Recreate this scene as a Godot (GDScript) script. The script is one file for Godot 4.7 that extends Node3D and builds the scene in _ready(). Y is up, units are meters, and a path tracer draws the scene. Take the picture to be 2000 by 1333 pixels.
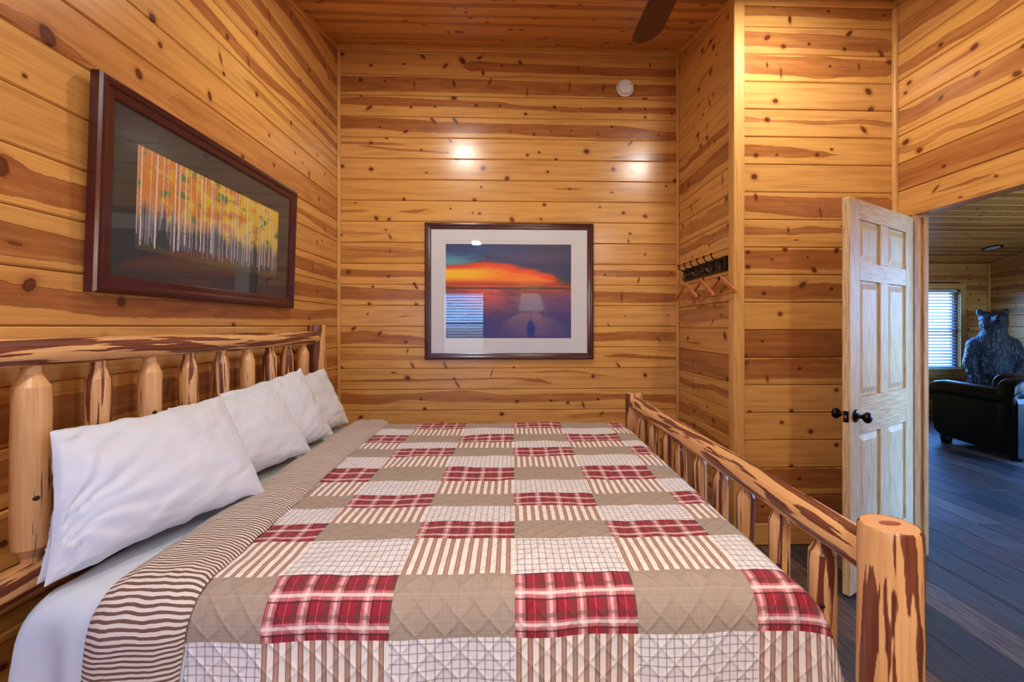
extends Node3D
# Log-cabin bedroom. Metres; the camera stands at the origin 1.383 m above the floor and looks along -z.
# W(X, Y, Z): X to the right, Y up, Z metres in front of the camera.

const CEIL_BACK := 3.715
const SLOPE := 0.26
const ZB := 3.598        # back wall
const XL := -1.441       # left wall
const XC := 1.403        # side of the closet
const ZC := 2.67         # front of the closet
const XR := 2.44         # right wall
const XR2 := 2.52        # its other side, in the living room
const ZN := -0.75        # wall behind the camera
const LX := 7.42         # living room, far side
const LZ := 6.48
const LN := -0.9
const PITCH := 0.1745
const BASE := -0.01

var used := {}
var M := {}
var rng := RandomNumberGenerator.new()
var nz := FastNoiseLite.new()

func W(x: float, y: float, z: float) -> Vector3:
	return Vector3(x, y, -z)

func ceil_y(z: float) -> float:
	return CEIL_BACK - SLOPE * (ZB - z)

func liv_y(z: float) -> float:
	return 2.373 + 0.22 * (LZ - z)

func _ready() -> void:
	rng.seed = 7
	nz.seed = 3
	nz.frequency = 1.0
	nz.noise_type = FastNoiseLite.TYPE_SIMPLEX_SMOOTH
	camera_and_light()
	make_materials()
	build_structure()
	build_living_shell()
	build_bed()
	build_bedding()
	build_pictures()
	build_door()
	build_small_things()
	build_behind_camera()
	build_living_things()

# ---------------------------------------------------------------- camera and light

func camera_and_light() -> void:
	var cam := Camera3D.new()
	cam.name = "camera"
	add_child(cam)
	var near := 0.05
	cam.projection = Camera3D.PROJECTION_FRUSTUM
	cam.near = near
	cam.far = 200.0
	cam.size = near * 1333.0 / 840.0
	cam.frustum_offset = Vector2((1000.0 - 1027.0) / 840.0 * near, -(666.5 - 639.0) / 840.0 * near)
	cam.position = Vector3(0, 1.383, 0)
	cam.rotation = Vector3(0, -atan(26.0 / 840.0), 0)
	cam.current = true
	var we := WorldEnvironment.new()
	we.name = "world"
	var env := Environment.new()
	env.background_mode = Environment.BG_SKY
	var sky := Sky.new()
	var sm := ProceduralSkyMaterial.new()
	sm.sky_top_color = Color(0.27, 0.56, 0.98)
	sm.sky_horizon_color = Color(0.58, 0.80, 1.0)
	sm.ground_horizon_color = Color(0.50, 0.54, 0.54)
	sm.ground_bottom_color = Color(0.32, 0.34, 0.32)
	sky.sky_material = sm
	env.sky = sky
	env.background_energy_multiplier = 24.0
	env.tonemap_mode = Environment.TONE_MAPPER_LINEAR
	env.tonemap_exposure = 1.0
	env.sdfgi_enabled = true
	env.ssao_enabled = true
	env.ssil_enabled = true
	we.environment = env
	add_child(we)

const LAMP_COLOR := Color(1.0, 0.99, 0.96)

func area_light(called: String, at: Vector3, towards: Vector3, size: Vector2, energy: float, color: Color, parent: Node3D) -> void:
	var l := AreaLight3D.new()
	l.name = called
	l.area_size = size
	l.light_energy = energy
	l.light_color = color
	l.shadow_enabled = true
	l.set("area_range", 20.0)
	parent.add_child(l, true)
	var up := Vector3.UP if absf(towards.normalized().y) < 0.99 else Vector3.FORWARD
	l.transform = Transform3D(Basis.looking_at(towards, up), at)

# ---------------------------------------------------------------- object helpers

func numbered(called: String) -> String:
	var n: int = used.get(called, 0)
	used[called] = n + 1
	return called if n == 0 else "%s_%03d" % [called, n]

func thing(called: String, label: String, category: String, group := "", at := Vector3.ZERO) -> Node3D:
	var o := Node3D.new()
	o.name = numbered(called)
	o.position = at
	add_child(o)
	tag(o, label, category, group)
	return o

func tag(o: Node, label: String, category: String, group := "") -> void:
	o.set_meta("label", label)
	o.set_meta("category", category)
	if group != "":
		o.set_meta("group", group)

func part(called: String, mesh: Mesh, mat: Material, parent: Node, xf := Transform3D()) -> MeshInstance3D:
	var o := MeshInstance3D.new()
	o.name = called if parent != self else numbered(called)
	o.mesh = mesh
	if mat:
		o.material_override = mat
	o.transform = xf
	parent.add_child(o, true)
	return o

func structure(called: String, mesh: Mesh, mat: Material, label := "") -> MeshInstance3D:
	var o := part(called, mesh, mat, self)
	o.set_meta("kind", "structure")
	if label != "":
		o.set_meta("label", label)
	return o

func at(p: Vector3, ry := 0.0, rx := 0.0, rz := 0.0) -> Transform3D:
	return Transform3D(Basis.from_euler(Vector3(rx, ry, rz)), p)

# ---------------------------------------------------------------- mesh helpers

func begin() -> SurfaceTool:
	var st := SurfaceTool.new()
	st.begin(Mesh.PRIMITIVE_TRIANGLES)
	return st

func tri(st: SurfaceTool, a: Vector3, b: Vector3, c: Vector3, n: Vector3, ua := Vector2.ZERO, ub := Vector2.ZERO, uc := Vector2.ZERO) -> void:
	var ccw := (b - a).cross(c - a).dot(n) > 0.0
	st.set_normal(n); st.set_uv(ua); st.add_vertex(a)
	if ccw:
		st.set_normal(n); st.set_uv(uc); st.add_vertex(c)
		st.set_normal(n); st.set_uv(ub); st.add_vertex(b)
	else:
		st.set_normal(n); st.set_uv(ub); st.add_vertex(b)
		st.set_normal(n); st.set_uv(uc); st.add_vertex(c)

func quad(st: SurfaceTool, a: Vector3, b: Vector3, c: Vector3, d: Vector3, n: Vector3, ua := Vector2.ZERO, ub := Vector2.ZERO, uc := Vector2.ZERO, ud := Vector2.ZERO) -> void:
	tri(st, a, b, c, n, ua, ub, uc)
	tri(st, a, c, d, n, ua, uc, ud)

# A box with chamfered edges; u runs along its longest side, in metres.
func add_box(st: SurfaceTool, size: Vector3, bevel: float, xf := Transform3D(), off := Vector2.ZERO) -> void:
	var h := size * 0.5
	var b := minf(bevel, minf(h.x, minf(h.y, h.z)) * 0.9)
	var long := 0
	if size.y > size.x and size.y >= size.z:
		long = 1
	elif size.z > size.x and size.z > size.y:
		long = 2
	var o1 := (long + 1) % 3
	var o2 := (long + 2) % 3
	var uv := func(p: Vector3) -> Vector2: return Vector2(p[long], p[o1] + p[o2]) + off
	for ax in 3:
		var a1 := (ax + 1) % 3
		var a2 := (ax + 2) % 3
		for s in [-1.0, 1.0]:
			var q: Array[Vector3] = []
			for k in [[-1.0, -1.0], [1.0, -1.0], [1.0, 1.0], [-1.0, 1.0]]:
				var p := Vector3.ZERO
				p[ax] = s * h[ax]
				p[a1] = k[0] * (h[a1] - b)
				p[a2] = k[1] * (h[a2] - b)
				q.append(p)
			var n := Vector3.ZERO
			n[ax] = s
			quad(st, xf * q[0], xf * q[1], xf * q[2], xf * q[3], xf.basis * n, uv.call(q[0]), uv.call(q[1]), uv.call(q[2]), uv.call(q[3]))
		if b <= 0.0:
			continue
		for s1 in [-1.0, 1.0]:
			for s2 in [-1.0, 1.0]:
				var e: Array[Vector3] = []
				for k in [[0, -1.0], [0, 1.0], [1, 1.0], [1, -1.0]]:
					var p := Vector3.ZERO
					p[ax] = k[1] * (h[ax] - b)
					p[a1] = s1 * (h[a1] - (b if k[0] == 1 else 0.0))
					p[a2] = s2 * (h[a2] - (b if k[0] == 0 else 0.0))
					e.append(p)
				var n := Vector3.ZERO
				n[a1] = s1
				n[a2] = s2
				n = n.normalized()
				quad(st, xf * e[0], xf * e[1], xf * e[2], xf * e[3], (xf.basis * n).normalized(), uv.call(e[0]), uv.call(e[1]), uv.call(e[2]), uv.call(e[3]))
	if b > 0.0:
		for sx in [-1.0, 1.0]:
			for sy in [-1.0, 1.0]:
				for sz in [-1.0, 1.0]:
					var c := Vector3(sx, sy, sz)
					var p := c * (h - Vector3(b, b, b))
					var n := (xf.basis * c).normalized()
					tri(st, xf * (p + Vector3(sx * b, 0, 0)), xf * (p + Vector3(0, sy * b, 0)), xf * (p + Vector3(0, 0, sz * b)), n, uv.call(p), uv.call(p), uv.call(p))

func box(size: Vector3, bevel := 0.003, off := Vector2.ZERO) -> ArrayMesh:
	var st := begin()
	add_box(st, size, bevel, Transform3D(), off)
	return st.commit()

func box_between(a: Vector3, b: Vector3, bevel := 0.0) -> ArrayMesh:
	var st := begin()
	add_box(st, (a - b).abs(), bevel, Transform3D(Basis(), (a + b) * 0.5), Vector2(rng.randf(), rng.randf()))
	return st.commit()

# Smooth surface from a grid of points (rows of equal length).
func add_grid(st: SurfaceTool, rows: Array, uvs: Array, close_u := false, flip := false) -> void:
	var nr := rows.size()
	var nc: int = rows[0].size()
	var norms := []
	for i in nr:
		var line := PackedVector3Array()
		for j in nc:
			var jl: int = j - 1 if j > 0 else (nc - 2 if close_u else 0)
			var jr: int = j + 1 if j < nc - 1 else (1 if close_u else nc - 1)
			var du: Vector3 = rows[i][jr] - rows[i][jl]
			var dv: Vector3 = rows[mini(i + 1, nr - 1)][j] - rows[maxi(i - 1, 0)][j]
			var n := du.cross(dv)
			if flip:
				n = -n
			line.append(n.normalized() if n.length() > 1e-12 else Vector3.UP)
		norms.append(line)
	for i in nr - 1:
		for j in nc - 1:
			var idx := [[i, j], [i, j + 1], [i + 1, j + 1], [i + 1, j]]
			var order := [0, 1, 2, 0, 2, 3] if flip else [0, 2, 1, 0, 3, 2]
			for k in order:
				var e: Array = idx[k]
				st.set_normal(norms[e[0]][e[1]])
				st.set_uv(uvs[e[0]][e[1]])
				st.add_vertex(rows[e[0]][e[1]])

# Turned shape: profile of (radius, height) points round the y axis.
func add_lathe(st: SurfaceTool, prof: Array, seg := 24, xf := Transform3D()) -> void:
	var rows := []
	var uvs := []
	var run := 0.0
	for i in prof.size():
		var p: Vector2 = prof[i]
		if i > 0:
			run += p.distance_to(prof[i - 1])
		var line := PackedVector3Array()
		var ul := PackedVector2Array()
		for j in seg + 1:
			var a := TAU * j / seg
			line.append(xf * Vector3(p.x * cos(a), p.y, p.x * sin(a)))
			ul.append(Vector2(float(j) / seg, run))
		rows.append(line)
		uvs.append(ul)
	add_grid(st, rows, uvs, true, true)

func lathe(prof: Array, seg := 24, xf := Transform3D()) -> ArrayMesh:
	var st := begin()
	add_lathe(st, prof, seg, xf)
	return st.commit()

# Tube along a path of points.
func add_tube(st: SurfaceTool, path: Array, r: float, seg := 8) -> void:
	var rows := []
	var uvs := []
	var run := 0.0
	for i in path.size():
		var d: Vector3 = (path[mini(i + 1, path.size() - 1)] - path[maxi(i - 1, 0)]).normalized()
		var side := d.cross(Vector3.UP if absf(d.y) < 0.95 else Vector3.RIGHT).normalized()
		var up := side.cross(d)
		if i > 0:
			run += path[i].distance_to(path[i - 1])
		var rr := r * (0.02 if i == 0 or i == path.size() - 1 else 1.0)
		var line := PackedVector3Array()
		var ul := PackedVector2Array()
		for j in seg + 1:
			var a := TAU * j / seg
			line.append(path[i] + (side * cos(a) + up * sin(a)) * rr)
			ul.append(Vector2(float(j) / seg, run))
		rows.append(line)
		uvs.append(ul)
	add_grid(st, rows, uvs, true, true)

func tube(path: Array, r: float, seg := 8) -> ArrayMesh:
	var full := [path[0]]
	full.append_array(path)
	full.append(path[-1])
	var st := begin()
	add_tube(st, full, r, seg)
	return st.commit()

# Extruded outline in x-y, thickness along z.
func add_prism(st: SurfaceTool, outline: PackedVector2Array, z0: float, z1: float, xf := Transform3D()) -> void:
	var ids := Geometry2D.triangulate_polygon(outline)
	for k in range(0, ids.size(), 3):
		for z in [z0, z1]:
			var n := Vector3(0, 0, 1 if z == maxf(z0, z1) else -1)
			var v := []
			for q in 3:
				v.append(Vector3(outline[ids[k + q]].x, outline[ids[k + q]].y, z))
			tri(st, xf * v[0], xf * v[1], xf * v[2], xf.basis * n, Vector2(v[0].x, v[0].y), Vector2(v[1].x, v[1].y), Vector2(v[2].x, v[2].y))
	var cw := Geometry2D.is_polygon_clockwise(outline)
	for i in outline.size():
		var a := outline[i]
		var b := outline[(i + 1) % outline.size()]
		var d := b - a
		var n2 := Vector2(-d.y, d.x) if cw else Vector2(d.y, -d.x)
		n2 = n2.normalized()
		quad(st, xf * Vector3(a.x, a.y, z0), xf * Vector3(b.x, b.y, z0), xf * Vector3(b.x, b.y, z1), xf * Vector3(a.x, a.y, z1), xf.basis * Vector3(n2.x, n2.y, 0),
			Vector2(a.x, a.y), Vector2(b.x, b.y), Vector2(b.x, b.y + 0.02), Vector2(a.x, a.y + 0.02))

func prism(outline: PackedVector2Array, z0: float, z1: float) -> ArrayMesh:
	var st := begin()
	add_prism(st, outline, z0, z1)
	return st.commit()

# ---------------------------------------------------------------- materials

func mat(color: Color, rough := 0.6, metal := 0.0, spec := 0.5) -> StandardMaterial3D:
	var m := StandardMaterial3D.new()
	m.albedo_color = color
	m.roughness = rough
	m.metallic = metal
	m.metallic_specular = spec
	return m

func textured(tex: Texture2D, rough: float, scale := Vector3.ONE, tint := Color.WHITE) -> StandardMaterial3D:
	var m := mat(tint, rough)
	m.albedo_texture = tex
	m.uv1_scale = scale
	m.texture_filter = BaseMaterial3D.TEXTURE_FILTER_LINEAR_WITH_MIPMAPS
	return m

func glass() -> StandardMaterial3D:
	var m := mat(Color(1, 1, 1, 0.03), 0.02)
	m.transparency = BaseMaterial3D.TRANSPARENCY_ALPHA
	return m

# ---- pine boards: strips of wood in one sheet, each with its own heartwood bands and knots

const SW := 2048
const SH := 108
const PINE := Color(0.88, 0.66, 0.355)
const HEART := Color(0.645, 0.395, 0.21)
const KNOT := Color(0.33, 0.155, 0.09)

var streak: Image

func make_streak() -> void:
	var a := FastNoiseLite.new()
	a.seed = 11
	a.frequency = 0.035
	a.fractal_octaves = 4
	var ia := a.get_image(96, 512)
	ia.resize(512, 512, Image.INTERPOLATE_CUBIC)
	a.seed = 12
	a.frequency = 0.16
	var ib := a.get_image(48, 512)
	ib.resize(512, 512, Image.INTERPOLATE_CUBIC)
	ia.convert(Image.FORMAT_L8)
	ib.convert(Image.FORMAT_L8)
	var da := ia.get_data()
	var db := ib.get_data()
	var out := PackedByteArray()
	out.resize(512 * 512 * 4)
	for i in 512 * 512:
		var v := (da[i] - 117) * 0.42 + (db[i] - 122) * 0.24
		var light := v < 0.0
		out[i * 4] = 255 if light else 120
		out[i * 4 + 1] = 200 if light else 58
		out[i * 4 + 2] = 110 if light else 18
		out[i * 4 + 3] = int(clampf(absf(v), 0.0, 75.0))
	streak = Image.create_from_data(512, 512, false, Image.FORMAT_RGBA8, out)
	streak.resize(SW, 512, Image.INTERPOLATE_CUBIC)

func draw_knot(img: Image, cx: float, cy: float, rx: float, ry: float, ang: float, y0: int, y1: int) -> void:
	var reach := maxf(rx, ry) * 2.0 + 1.0
	var ca := cos(ang)
	var sa := sin(ang)
	for y in range(maxi(y0, int(cy - reach)), mini(y1, int(cy + reach) + 1)):
		for x in range(maxi(0, int(cx - reach)), mini(SW, int(cx + reach) + 1)):
			var dx := x - cx
			var dy := y - cy
			var u := (dx * ca + dy * sa) / rx
			var v := (-dx * sa + dy * ca) / ry
			var d := sqrt(u * u + v * v) + 0.14 * nz.get_noise_2d(x * 0.11 + cx, y * 0.11)
			if d > 2.0:
				continue
			var c := img.get_pixel(x, y)
			if d < 1.0:
				var core := KNOT.lerp(Color(0.46, 0.24, 0.14), clampf(0.75 - d, 0.0, 0.5))
				if ry < rx * 0.5:
					core = core.lerp(HEART, 0.3)
				c = c.lerp(core, clampf((1.0 - d) * 3.0, 0.0, 0.9))
			else:
				c = c.lerp(Color(0.60, 0.35, 0.18), 0.5 * (2.0 - d) * (2.0 - d))
			img.set_pixel(x, y, c)

# rows: [[tone, bands, knots], ...]; a band is [strength, u, top, bottom, u, top, bottom, ...]; a knot is [u, v, size, angle]
func make_sheet(rows: Array, seed_: int) -> ImageTexture:
	var img := Image.create(SW, SH * rows.size(), false, Image.FORMAT_RGBA8)
	rng.seed = seed_
	for r in rows.size():
		var row: Array = rows[r]
		var y0 := r * SH
		var tone: float = row[0]
		var base := PINE.lerp(HEART, clampf(tone, 0.0, 1.0)) if tone >= 0.0 else PINE.lightened(-tone)
		base = base.lerp(Color(0.80, 0.57, 0.32), rng.randf() * 0.4)
		img.fill_rect(Rect2i(0, y0, SW, SH), base)
		for band in row[1]:
			var s: float = band[0]
			var col := base.lerp(HEART, s)
			var rim := col.darkened(0.14)
			var n: int = (band.size() - 1) / 3
			var x0 := int(float(band[1]) * SW)
			var x1 := int(float(band[1 + (n - 1) * 3]) * SW)
			for x in range(maxi(x0, 0), mini(x1, SW)):
				var u := float(x) / SW
				var k := 0
				while k < n - 2 and u > float(band[1 + (k + 1) * 3]):
					k += 1
				var ua: float = band[1 + k * 3]
				var ub: float = band[4 + k * 3]
				var f := smoothstep(0.0, 1.0, (u - ua) / maxf(ub - ua, 1e-5))
				var taper := minf(1.0, minf((x - x0) / 60.0 + (1.0 if x0 <= 2 else 0.0), (x1 - x) / 60.0 + (1.0 if x1 >= SW - 3 else 0.0)))
				var t := lerpf(band[2 + k * 3], band[5 + k * 3], f) * SH + 2.6 * nz.get_noise_2d(x * 0.016, r * 9.1 + s) + 0.8 * nz.get_noise_2d(x * 0.12, r * 7.7)
				var b := lerpf(band[3 + k * 3], band[6 + k * 3], f) * SH + 2.6 * nz.get_noise_2d(x * 0.014, r * 5.3 + 40.0) + 0.8 * nz.get_noise_2d(x * 0.11, r * 3.7)
				var mid := (t + b) * 0.5
				t = lerpf(mid, t, taper)
				b = lerpf(mid, b, taper)
				var it := clampi(int(t), 0, SH)
				var ib := clampi(int(b), 0, SH)
				if ib <= it:
					continue
				# growth layers inside the band differ a little in tone
				var q := 5
				for k2 in q:
					var ya := it + (ib - it) * k2 / q
					var yb := it + (ib - it) * (k2 + 1) / q
					if yb > ya:
						var g := nz.get_noise_2d(x * 0.0045 + k2 * 7.0, r * 3.1 + k2 * 1.7) * 0.30
						img.fill_rect(Rect2i(x, y0 + ya, 1, yb - ya), col.lerp(base, g) if g > 0.0 else col.darkened(-g * 0.5))
				if it > 0:
					img.fill_rect(Rect2i(x, y0 + it, 1, mini(2, ib - it)), rim)
				if ib < SH - 1 and ib - it > 3:
					img.fill_rect(Rect2i(x, y0 + ib - 1, 1, 1), rim)
					img.fill_rect(Rect2i(x, y0 + ib, 1, 1), base.lerp(col, 0.5))
		var sy := rng.randi_range(0, 512 - SH)
		img.blend_rect(streak, Rect2i(0, sy, SW, SH), Vector2i(0, y0))
		for kn in row[2]:
			var size: float = kn[2]
			var ang: float = kn[3] if kn.size() > 3 else 0.0
			var asp: float = kn[4] if kn.size() > 4 else 0.72
			draw_knot(img, float(kn[0]) * SW, y0 + float(kn[1]) * SH, size * 9.5, size * 9.5 * asp, ang, y0, y0 + SH)
	return ImageTexture.create_from_image(img)

func random_row(band_chance := 0.6) -> Array:
	var bands := []
	if rng.randf() < band_chance:
		var c := rng.randf_range(0.3, 0.7)
		var hw := rng.randf_range(0.08, 0.32)
		var b := [rng.randf_range(0.55, 0.95)]
		var k := 7
		for i in k:
			var m := clampf(c + rng.randf_range(-0.09, 0.09), 0.1, 0.9)
			var w := hw * rng.randf_range(0.7, 1.25)
			b.append_array([float(i) / (k - 1), m - w, m + w])
		bands.append(b)
	elif rng.randf() < 0.5:
		var u := rng.randf_range(0.0, 0.6)
		var v := rng.randf_range(0.25, 0.75)
		bands.append([0.8, u, v - 0.03, v + 0.04, u + 0.1, v - 0.05, v + 0.06, u + 0.2, v - 0.02, v + 0.05, u + 0.36, v + 0.02, v + 0.04])
	var knots := []
	for i in rng.randi_range(6, 12):
		if rng.randf() < 0.2:
			knots.append([rng.randf(), rng.randf_range(0.2, 0.8), rng.randf_range(1.6, 2.6), rng.randf_range(0.7, 2.2), 0.28])
		else:
			knots.append([rng.randf(), rng.randf_range(0.12, 0.92), rng.randf_range(0.6, 1.7), rng.randf_range(-0.5, 0.5)])
	return [rng.randf_range(-0.06, 0.22), bands, knots]

func back_rows() -> Array:
	return [
		[0.05, [[0.9, 0.36, 0.25, 0.9, 0.40, 0.33, 0.78, 0.52, 0.42, 0.8, 0.7, 0.45, 0.85, 0.85, 0.5, 0.9, 1.0, 0.55, 0.92]], [[0.012, 0.1, 1.3], [0.095, 0.6, 1.0], [0.19, 0.5, 0.8], [0.245, 0.15, 1.8, 0.5, 0.5], [0.31, 0.55, 2.2, -0.6, 0.45], [0.36, 0.3, 2.6, 0.7, 0.6], [0.41, 0.15, 1.6, -0.3, 0.5], [0.42, 0.85, 1.3, 1.2], [0.475, 0.5, 0.9], [0.53, 0.35, 1.4, 0.5], [0.7, 0.55, 0.8], [0.915, 0.35, 1.6, 1.4, 0.35]]],
		[0.0, [[0.9, 0.0, 0.15, 0.85, 0.2, 0.12, 0.8, 0.4, 0.2, 0.8, 0.6, 0.25, 0.85, 0.8, 0.3, 0.9, 1.0, 0.3, 0.78]], [[0.065, 0.3, 1.6], [0.135, 0.35, 0.8], [0.22, 0.5, 2.2, 1.5, 0.25], [0.335, 0.4, 1.8, 1.2, 0.5], [0.44, 0.3, 2.4, 2.2, 0.35], [0.55, 0.75, 2.4, 1.5, 0.22], [0.675, 0.45, 3.0, 1.7, 0.2], [0.775, 0.5, 2.2, 1.9, 0.35], [0.9, 0.95, 1.8, 0.1, 0.4]]],
		[-0.02, [[0.9, 0.0, 0.2, 0.45, 0.1, 0.1, 0.5, 0.2, 0.15, 0.52, 0.3, 0.2, 0.5, 0.45, 0.25, 0.52, 0.55, 0.42, 0.6, 0.7, 0.45, 0.68, 0.85, 0.42, 0.7, 1.0, 0.4, 0.7]], [[0.065, 0.06, 0.9], [0.09, 0.6, 2.4, -0.5, 0.4], [0.21, 0.55, 0.9], [0.28, 0.5, 0.8], [0.335, 0.08, 2.0], [0.4, 0.42, 1.2], [0.47, 0.42, 0.9], [0.545, 0.78, 1.1], [0.63, 0.45, 1.3], [0.71, 0.5, 0.7], [0.825, 0.47, 1.2], [0.9, 0.47, 0.9], [0.9, 0.85, 1.0, 1.3], [0.98, 0.66, 0.9]]],
		[0.0, [[0.9, 0.0, 0.05, 0.6, 0.1, 0.1, 0.6, 0.2, 0.15, 0.72, 0.3, 0.25, 0.75, 0.5, 0.3, 0.75, 0.6, 0.3, 0.85, 0.8, 0.3, 0.9, 1.0, 0.58, 0.95]], [[0.275, 0.2, 2.8, 0.8, 0.35], [0.34, 0.2, 2.8, 0.8, 0.35], [0.195, 0.7, 1.8, -0.3, 0.5], [0.12, 0.5, 0.8], [0.5, 0.65, 0.7], [0.57, 0.75, 0.9, -0.5], [0.62, 0.6, 0.6], [0.68, 0.55, 0.6], [0.8, 0.35, 1.0], [0.76, 0.72, 0.8], [0.86, 0.75, 0.7], [0.94, 0.7, 0.8]]],
		[-0.03, [[0.75, 0.0, 0.25, 0.33, 0.1, 0.25, 0.38, 0.21, 0.33, 0.36], [0.8, 0.05, 0.4, 0.46, 0.2, 0.55, 0.66, 0.34, 0.68, 0.74], [0.85, 0.79, 0.78, 0.86, 0.88, 0.62, 0.92, 1.0, 0.58, 0.95]], [[0.14, 0.05, 1.0], [0.095, 0.28, 1.1], [0.24, 0.58, 0.9], [0.315, 0.68, 0.8], [0.325, 0.15, 1.4, 0.6, 0.5], [0.37, 0.3, 1.4, 0.3, 0.4], [0.55, 0.75, 1.0], [0.585, 0.62, 0.9], [0.635, 0.93, 1.0], [0.725, 0.55, 1.9], [0.855, 0.15, 2.0, -0.7, 0.35]]],
		[-0.05, [], [[0.012, 0.4, 1.4], [0.095, 0.52, 1.5], [0.255, 0.65, 0.8], [0.345, 0.05, 1.6, 0.4, 0.4], [0.42, 0.42, 1.7], [0.49, 0.88, 1.7, -0.4], [0.61, 0.55, 1.0], [0.805, 0.4, 1.5, 0.3], [0.86, 0.5, 2.0, 0.6, 0.35], [0.99, 0.9, 1.5]]],
		[-0.03, [[0.5, 0.62, 0.36, 0.42, 0.7, 0.36, 0.44, 0.72, 0.38, 0.42]], [[0.19, 0.93, 1.2, 0.9], [0.395, 0.93, 1.4, 0.2], [0.415, 0.33, 0.9], [0.675, 0.38, 1.3, 0.0, 0.45], [0.8, 0.52, 1.4, 0.0, 0.35], [0.963, 0.2, 0.7]]],
		[0.02, [[0.6, 0.0, 0.5, 0.58, 0.06, 0.45, 0.57, 0.1, 0.48, 0.52], [0.7, 0.17, 0.5, 0.56, 0.22, 0.45, 0.6, 0.27, 0.36, 0.4]], [[0.05, 0.15, 0.6], [0.11, 0.83, 1.5, 0.7], [0.147, 0.88, 1.2, -0.4], [0.325, 0.37, 0.7], [0.39, 0.55, 0.7], [0.41, 0.58, 1.0], [0.505, 0.85, 1.7, 0.9], [0.59, 0.82, 1.1, 0.8, 0.5], [0.6, 0.15, 1.2], [0.765, 0.25, 0.8], [0.835, 0.5, 1.3], [0.9, 0.65, 1.5, 0.3]]],
		[0.02, [[0.45, 0.0, 0.48, 0.62, 0.08, 0.52, 0.64, 0.15, 0.56, 0.62]], [[0.15, 0.72, 1.6, 0.9, 0.45], [0.137, 0.4, 0.7], [0.01, 0.65, 0.8], [0.855, 0.5, 1.0], [0.85, 0.85, 0.9, 1.5]]],
		[0.04, [[0.4, 0.0, 0.2, 0.8, 0.15, 0.25, 0.7, 0.3, 0.4, 0.6], [0.95, 0.0, 0.33, 0.37, 0.1, 0.38, 0.42, 0.2, 0.46, 0.5, 0.27, 0.42, 0.46]], [[0.15, 0.4, 1.2, 1.5, 0.3], [0.9, 0.5, 0.8]]],
		[0.0, [[0.85, 0.0, 0.3, 0.62, 0.12, 0.34, 0.65, 0.3, 0.38, 0.6, 0.7, 0.3, 0.55, 0.85, 0.32, 0.6, 1.0, 0.3, 0.58]], [[0.03, 0.42, 1.6], [0.145, 0.6, 1.2], [0.22, 0.95, 1.2], [0.78, 0.5, 0.9], [0.88, 0.75, 2.0, 1.9, 0.3], [0.98, 0.4, 0.8]]],
		[-0.02, [[0.9, 0.0, 0.1, 0.68, 0.1, 0.2, 0.72, 0.27, 0.3, 0.7, 0.5, 0.3, 0.7, 0.74, 0.3, 0.8, 0.88, 0.35, 0.85, 1.0, 0.4, 0.8]], [[0.09, 0.9, 1.2], [0.1, 0.12, 1.0], [0.225, 0.12, 1.6, 0.8, 0.5], [0.225, 0.92, 1.3], [0.83, 0.55, 2.4, 1.6, 0.35]]],
		[-0.04, [[0.95, 0.157, 0.54, 0.58, 0.2, 0.48, 0.53, 0.232, 0.5, 0.52]], [[0.085, 0.4, 0.7, 1.4], [0.79, 0.9, 1.0, 0.8, 0.4], [0.97, 0.45, 0.6], [0.84, 0.5, 0.5]]],
		[-0.03, [[0.85, 0.0, 0.3, 0.82, 0.08, 0.22, 0.78, 0.16, 0.4, 0.82, 0.27, 0.52, 0.88], [0.85, 0.72, 0.35, 0.72, 0.86, 0.25, 0.66, 1.0, 0.3, 0.7]], [[0.045, 0.1, 1.8, -0.5, 0.5], [0.12, 0.32, 1.6, -0.8, 0.5], [0.195, 0.72, 1.3], [0.94, 0.6, 2.2, 0.8, 0.35]]],
		[0.0, [[0.4, 0.0, 0.3, 0.6, 0.14, 0.36, 0.6, 0.28, 0.38, 0.55], [0.95, 0.77, 0.4, 0.48, 0.84, 0.32, 0.5, 0.92, 0.42, 0.56, 1.0, 0.5, 0.6]], [[0.01, 0.92, 1.8, 0.6, 0.4], [0.2, 0.15, 1.3, 1.9, 0.4], [0.215, 0.85, 2.2, 1.0, 0.35], [0.31, 0.85, 2.2, 1.0, 0.35], [0.51, 0.95, 0.9], [0.82, 0.85, 2.0, 0.8, 0.35]]],
		[-0.02, [[0.95, 0.0, 0.56, 0.62, 0.2, 0.5, 0.62, 0.35, 0.5, 0.56, 0.5, 0.45, 0.5, 0.58, 0.5, 0.66, 0.63, 0.72, 0.78], [0.6, 0.56, 0.18, 0.24, 0.66, 0.1, 0.2, 0.8, 0.36, 0.4]], [[0.16, 0.2, 1.6, 0.0, 0.3], [0.2, 0.45, 1.9], [0.335, 0.5, 1.0], [0.345, 0.75, 2.4, 0.9, 0.3], [0.445, 0.25, 2.2, 2.0, 0.2], [0.745, 0.4, 1.3], [0.9, 0.35, 1.4, 0.4]]],
		[0.0, [[0.75, 0.0, 0.15, 0.65, 0.1, 0.25, 0.7, 0.2, 0.2, 0.5, 0.35, 0.08, 0.6, 0.5, 0.28, 0.65, 0.7, 0.22, 0.6, 0.85, 0.3, 0.5, 1.0, 0.3, 0.72]], [[0.24, 0.45, 1.0], [0.25, 0.9, 1.3], [0.52, 0.58, 1.2], [0.62, 0.55, 1.0], [0.67, 0.66, 1.1], [0.715, 0.75, 2.0, 1.1, 0.4], [0.76, 0.5, 1.0]]],
		[-0.02, [[0.5, 0.66, 0.25, 0.4, 0.8, 0.15, 0.4, 0.95, 0.25, 0.38]], [[0.065, 0.3, 1.7, -0.3, 0.5], [0.475, 0.2, 1.4], [0.77, 0.2, 1.6, -0.5, 0.4], [0.3, 0.6, 0.8]]],
	]

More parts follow.
